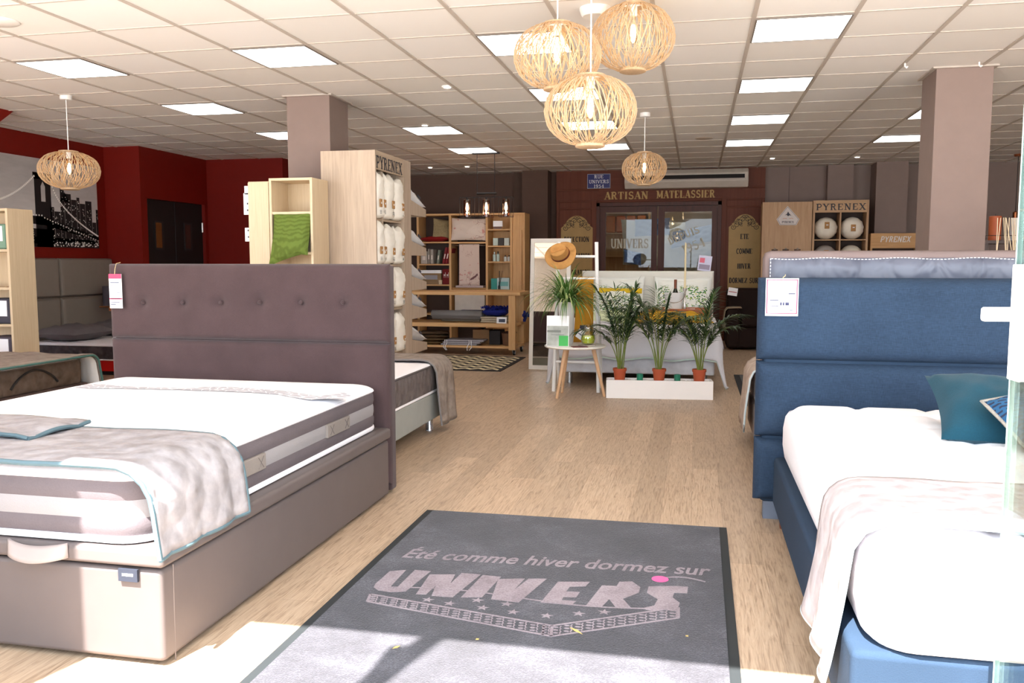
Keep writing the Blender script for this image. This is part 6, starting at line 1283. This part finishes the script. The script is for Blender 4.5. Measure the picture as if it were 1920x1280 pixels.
OUT = {'U': [(148,147),(238,140),(155,228),(165,240),(185,238),(285,140),(372,147),(235,258),(150,262),(85,252),(60,235),(70,215)],
 'N': [(365,165),(505,165),(478,215),(540,157),(645,165),(490,290),(375,282),(400,225),(345,275),(290,273)],
 'I': [(655,168),(755,178),(650,290),(535,290)], 'V': [(740,190),(885,187),(825,250),(905,188),(1005,188),(850,318),(700,300)],
 'E': [(1065,205),(1240,205),(1215,230),(1130,232),(1110,258),(1185,260),(1165,290),(1095,288),(1085,305),(1165,310),(1140,332),(970,318)],
 'R': [(1305,225),(1385,228),(1400,205),(1470,203),(1515,235),(1505,265),(1420,298),(1465,348),(1380,345),(1345,300),(1300,345),(1215,338)],
 'S': [(1560,230),(1700,228),(1775,232),(1770,268),(1700,265),(1690,290),(1730,320),(1715,360),(1560,360),(1520,350),(1590,335),(1610,300),(1550,265)]}
for ch, pts in OUT.items():                 # woven capitals, measured on the mat's plane
    q.prism([onZ(680 + a * .34375, 1020 + b * .34375, .0098) for a, b in pts], (0, 0, .0007))
q.obj('brand_lettering', M_MLET, dm, smooth=0)
q = MB(); q.ribbon([(-1.18 + 1.1 * i / 16, 3.06 + .03 * math.sin(i * .4) + .0012 * i, .0105) for i in range(17)], .01, (0, 0, 1), .0005)
q.ribbon([(-.12 + .18 * i / 10, 3.385 + .03 * math.sin(i * .32) - .0 * i, .0105) for i in range(11)], .012, (0, 0, 1), .0005); q.obj('orbit_line', M_MLET, dm, smooth=0)
MB().lathe([(.034, 0), (.034, .0008)], (-.118, 3.375, .0105), 24).obj('pink_dot', plain(rgb(206, 96, 150), .9), dm)
q = MB(); E_ = [(-1.20, 2.985), (-.47, 2.85), (-.04, 3.105)]; D_ = [(-1.185, 2.915), (-.46, 2.765), (-.038, 3.01)]
for P_ in (E_, D_): q.ribbon([(a, b, .0098) for a, b in P_], .011, (0, 0, 1), .0006)
for i in range(3): q.ribbon([(*E_[i], .0098), (*D_[i], .0098)], .011, (0, 0, 1), .0006)
q.ribbon([(E_[1][0] - .03, E_[1][1] + .005, .0098), (D_[1][0] - .03, D_[1][1] + .005, .0098)], .009, (0, 0, 1), .0006); q.obj('mattress_outline', M_MLET, dm, smooth=0)
q = MB()
for (a0, a1, b0, b1, n) in ((E_[0], E_[1], D_[0], D_[1], 17), (E_[1], E_[2], D_[1], D_[2], 12)):
    for k in range(n):
        s0 = (k + .5) / n; pt = Vector((a0[0] + (a1[0] - a0[0]) * s0, a0[1] + (a1[1] - a0[1]) * s0, .0098)); pb2 = Vector((b0[0] + (b1[0] - b0[0]) * s0, b0[1] + (b1[1] - b0[1]) * s0, .0098)); ax = (pt - pb2); r = .011
        q.ribbon([pb2 + ax * (.1 + .8 * i / 24) + Vector((r * 1.2 * math.cos(i * .79), r * .8 * math.sin(i * .79), 0)) for i in range(25)], .005, (0, 0, 1), .0006)
q.obj('woven_springs', M_MLET, dm, smooth=0)
for k, (px, py) in enumerate(((802, 1124), (843, 1131), (905, 1139), (950, 1132), (962, 1147), (1025, 1154), (895, 1125), (1085, 1150), (1133, 1147))):
    c = onZ(px, py, .0098); pts = [(c.x + (.026 if i % 2 == 0 else .01) * math.sin(i * PI / 5), c.y + (.026 if i % 2 == 0 else .01) * math.cos(i * PI / 5), .0098) for i in range(10)][::-1]; MB().prism(pts, (0, 0, .0006)).obj('woven_star', M_MLET, dm, smooth=0)
rnd = random.Random(77)
for k, (px, py) in enumerate(((1080, 1182), (743, 1213), (895, 1198), (1288, 1192))):
    c = onZ(px, py, .011); a = rnd.uniform(0, 3); r = (.035, .016, .007, .006)[k]
    tag(MB().prism([(c.x + r * math.cos(a), c.y + r * math.sin(a), .0106), (c.x + .007 * math.sin(a), c.y - .007 * math.cos(a), .0112), (c.x - r * math.cos(a), c.y - r * math.sin(a), .0106), (c.x - .006 * math.sin(a), c.y + .006 * math.cos(a), .0112)], (0, 0, .0012)).obj('dry_leaf', plain(rgb(206, 178, 110), .8), smooth=0), ['curled yellow dry leaf on the mat by the woven mattress emblem', 'small pale leaf scrap in the sunlit left half of the mat', 'tiny pale crumb of leaf left of the mat centre', 'tiny pale crumb of leaf at the right of the mat'][k], 'leaf', None)
gd = thing('glass_door', 'open glass entrance door seen edge on at the right edge, with white lever handle', 'door', (.66, FY, 0))
Mg = T(.667, 2.0, 0, .06); M_GE = plain(rgb(186, 214, 206), .15, key='edge')
MB().box(-.005, .005, -.72, -.004, .02, 2.2, M=Mg).obj('glass_leaf', glassy((.93, .98, .96), .06, 'leaf'), gd, smooth=0); MB().box(-.0055, .0055, -.004, .0, .02, 2.2, M=Mg).obj('polished_edge', M_GE, gd, smooth=0)
M_LOCK = plain(rgb(240, 238, 232), .4)
MB().box(-.0095, .0095, -.05, .003, 1.03, 1.275, M=Mg).obj('lock_plate', M_LOCK, gd, bevel=.002)
hn = MB().box(-.075, -.008, -.03, -.012, 1.155, 1.185, M=Mg).obj('lever_handle', M_LOCK, gd, bevel=.006, seg=3)
MB().box(-.02, .02, -.74, -.7, 2.2, 2.3, M=Mg).obj('top_pivot', M_CHROME, gd, smooth=0); MB().box(-.02, .02, -.74, -.66, 0, .02, M=Mg).obj('floor_pivot', M_CHROME, gd, smooth=0)
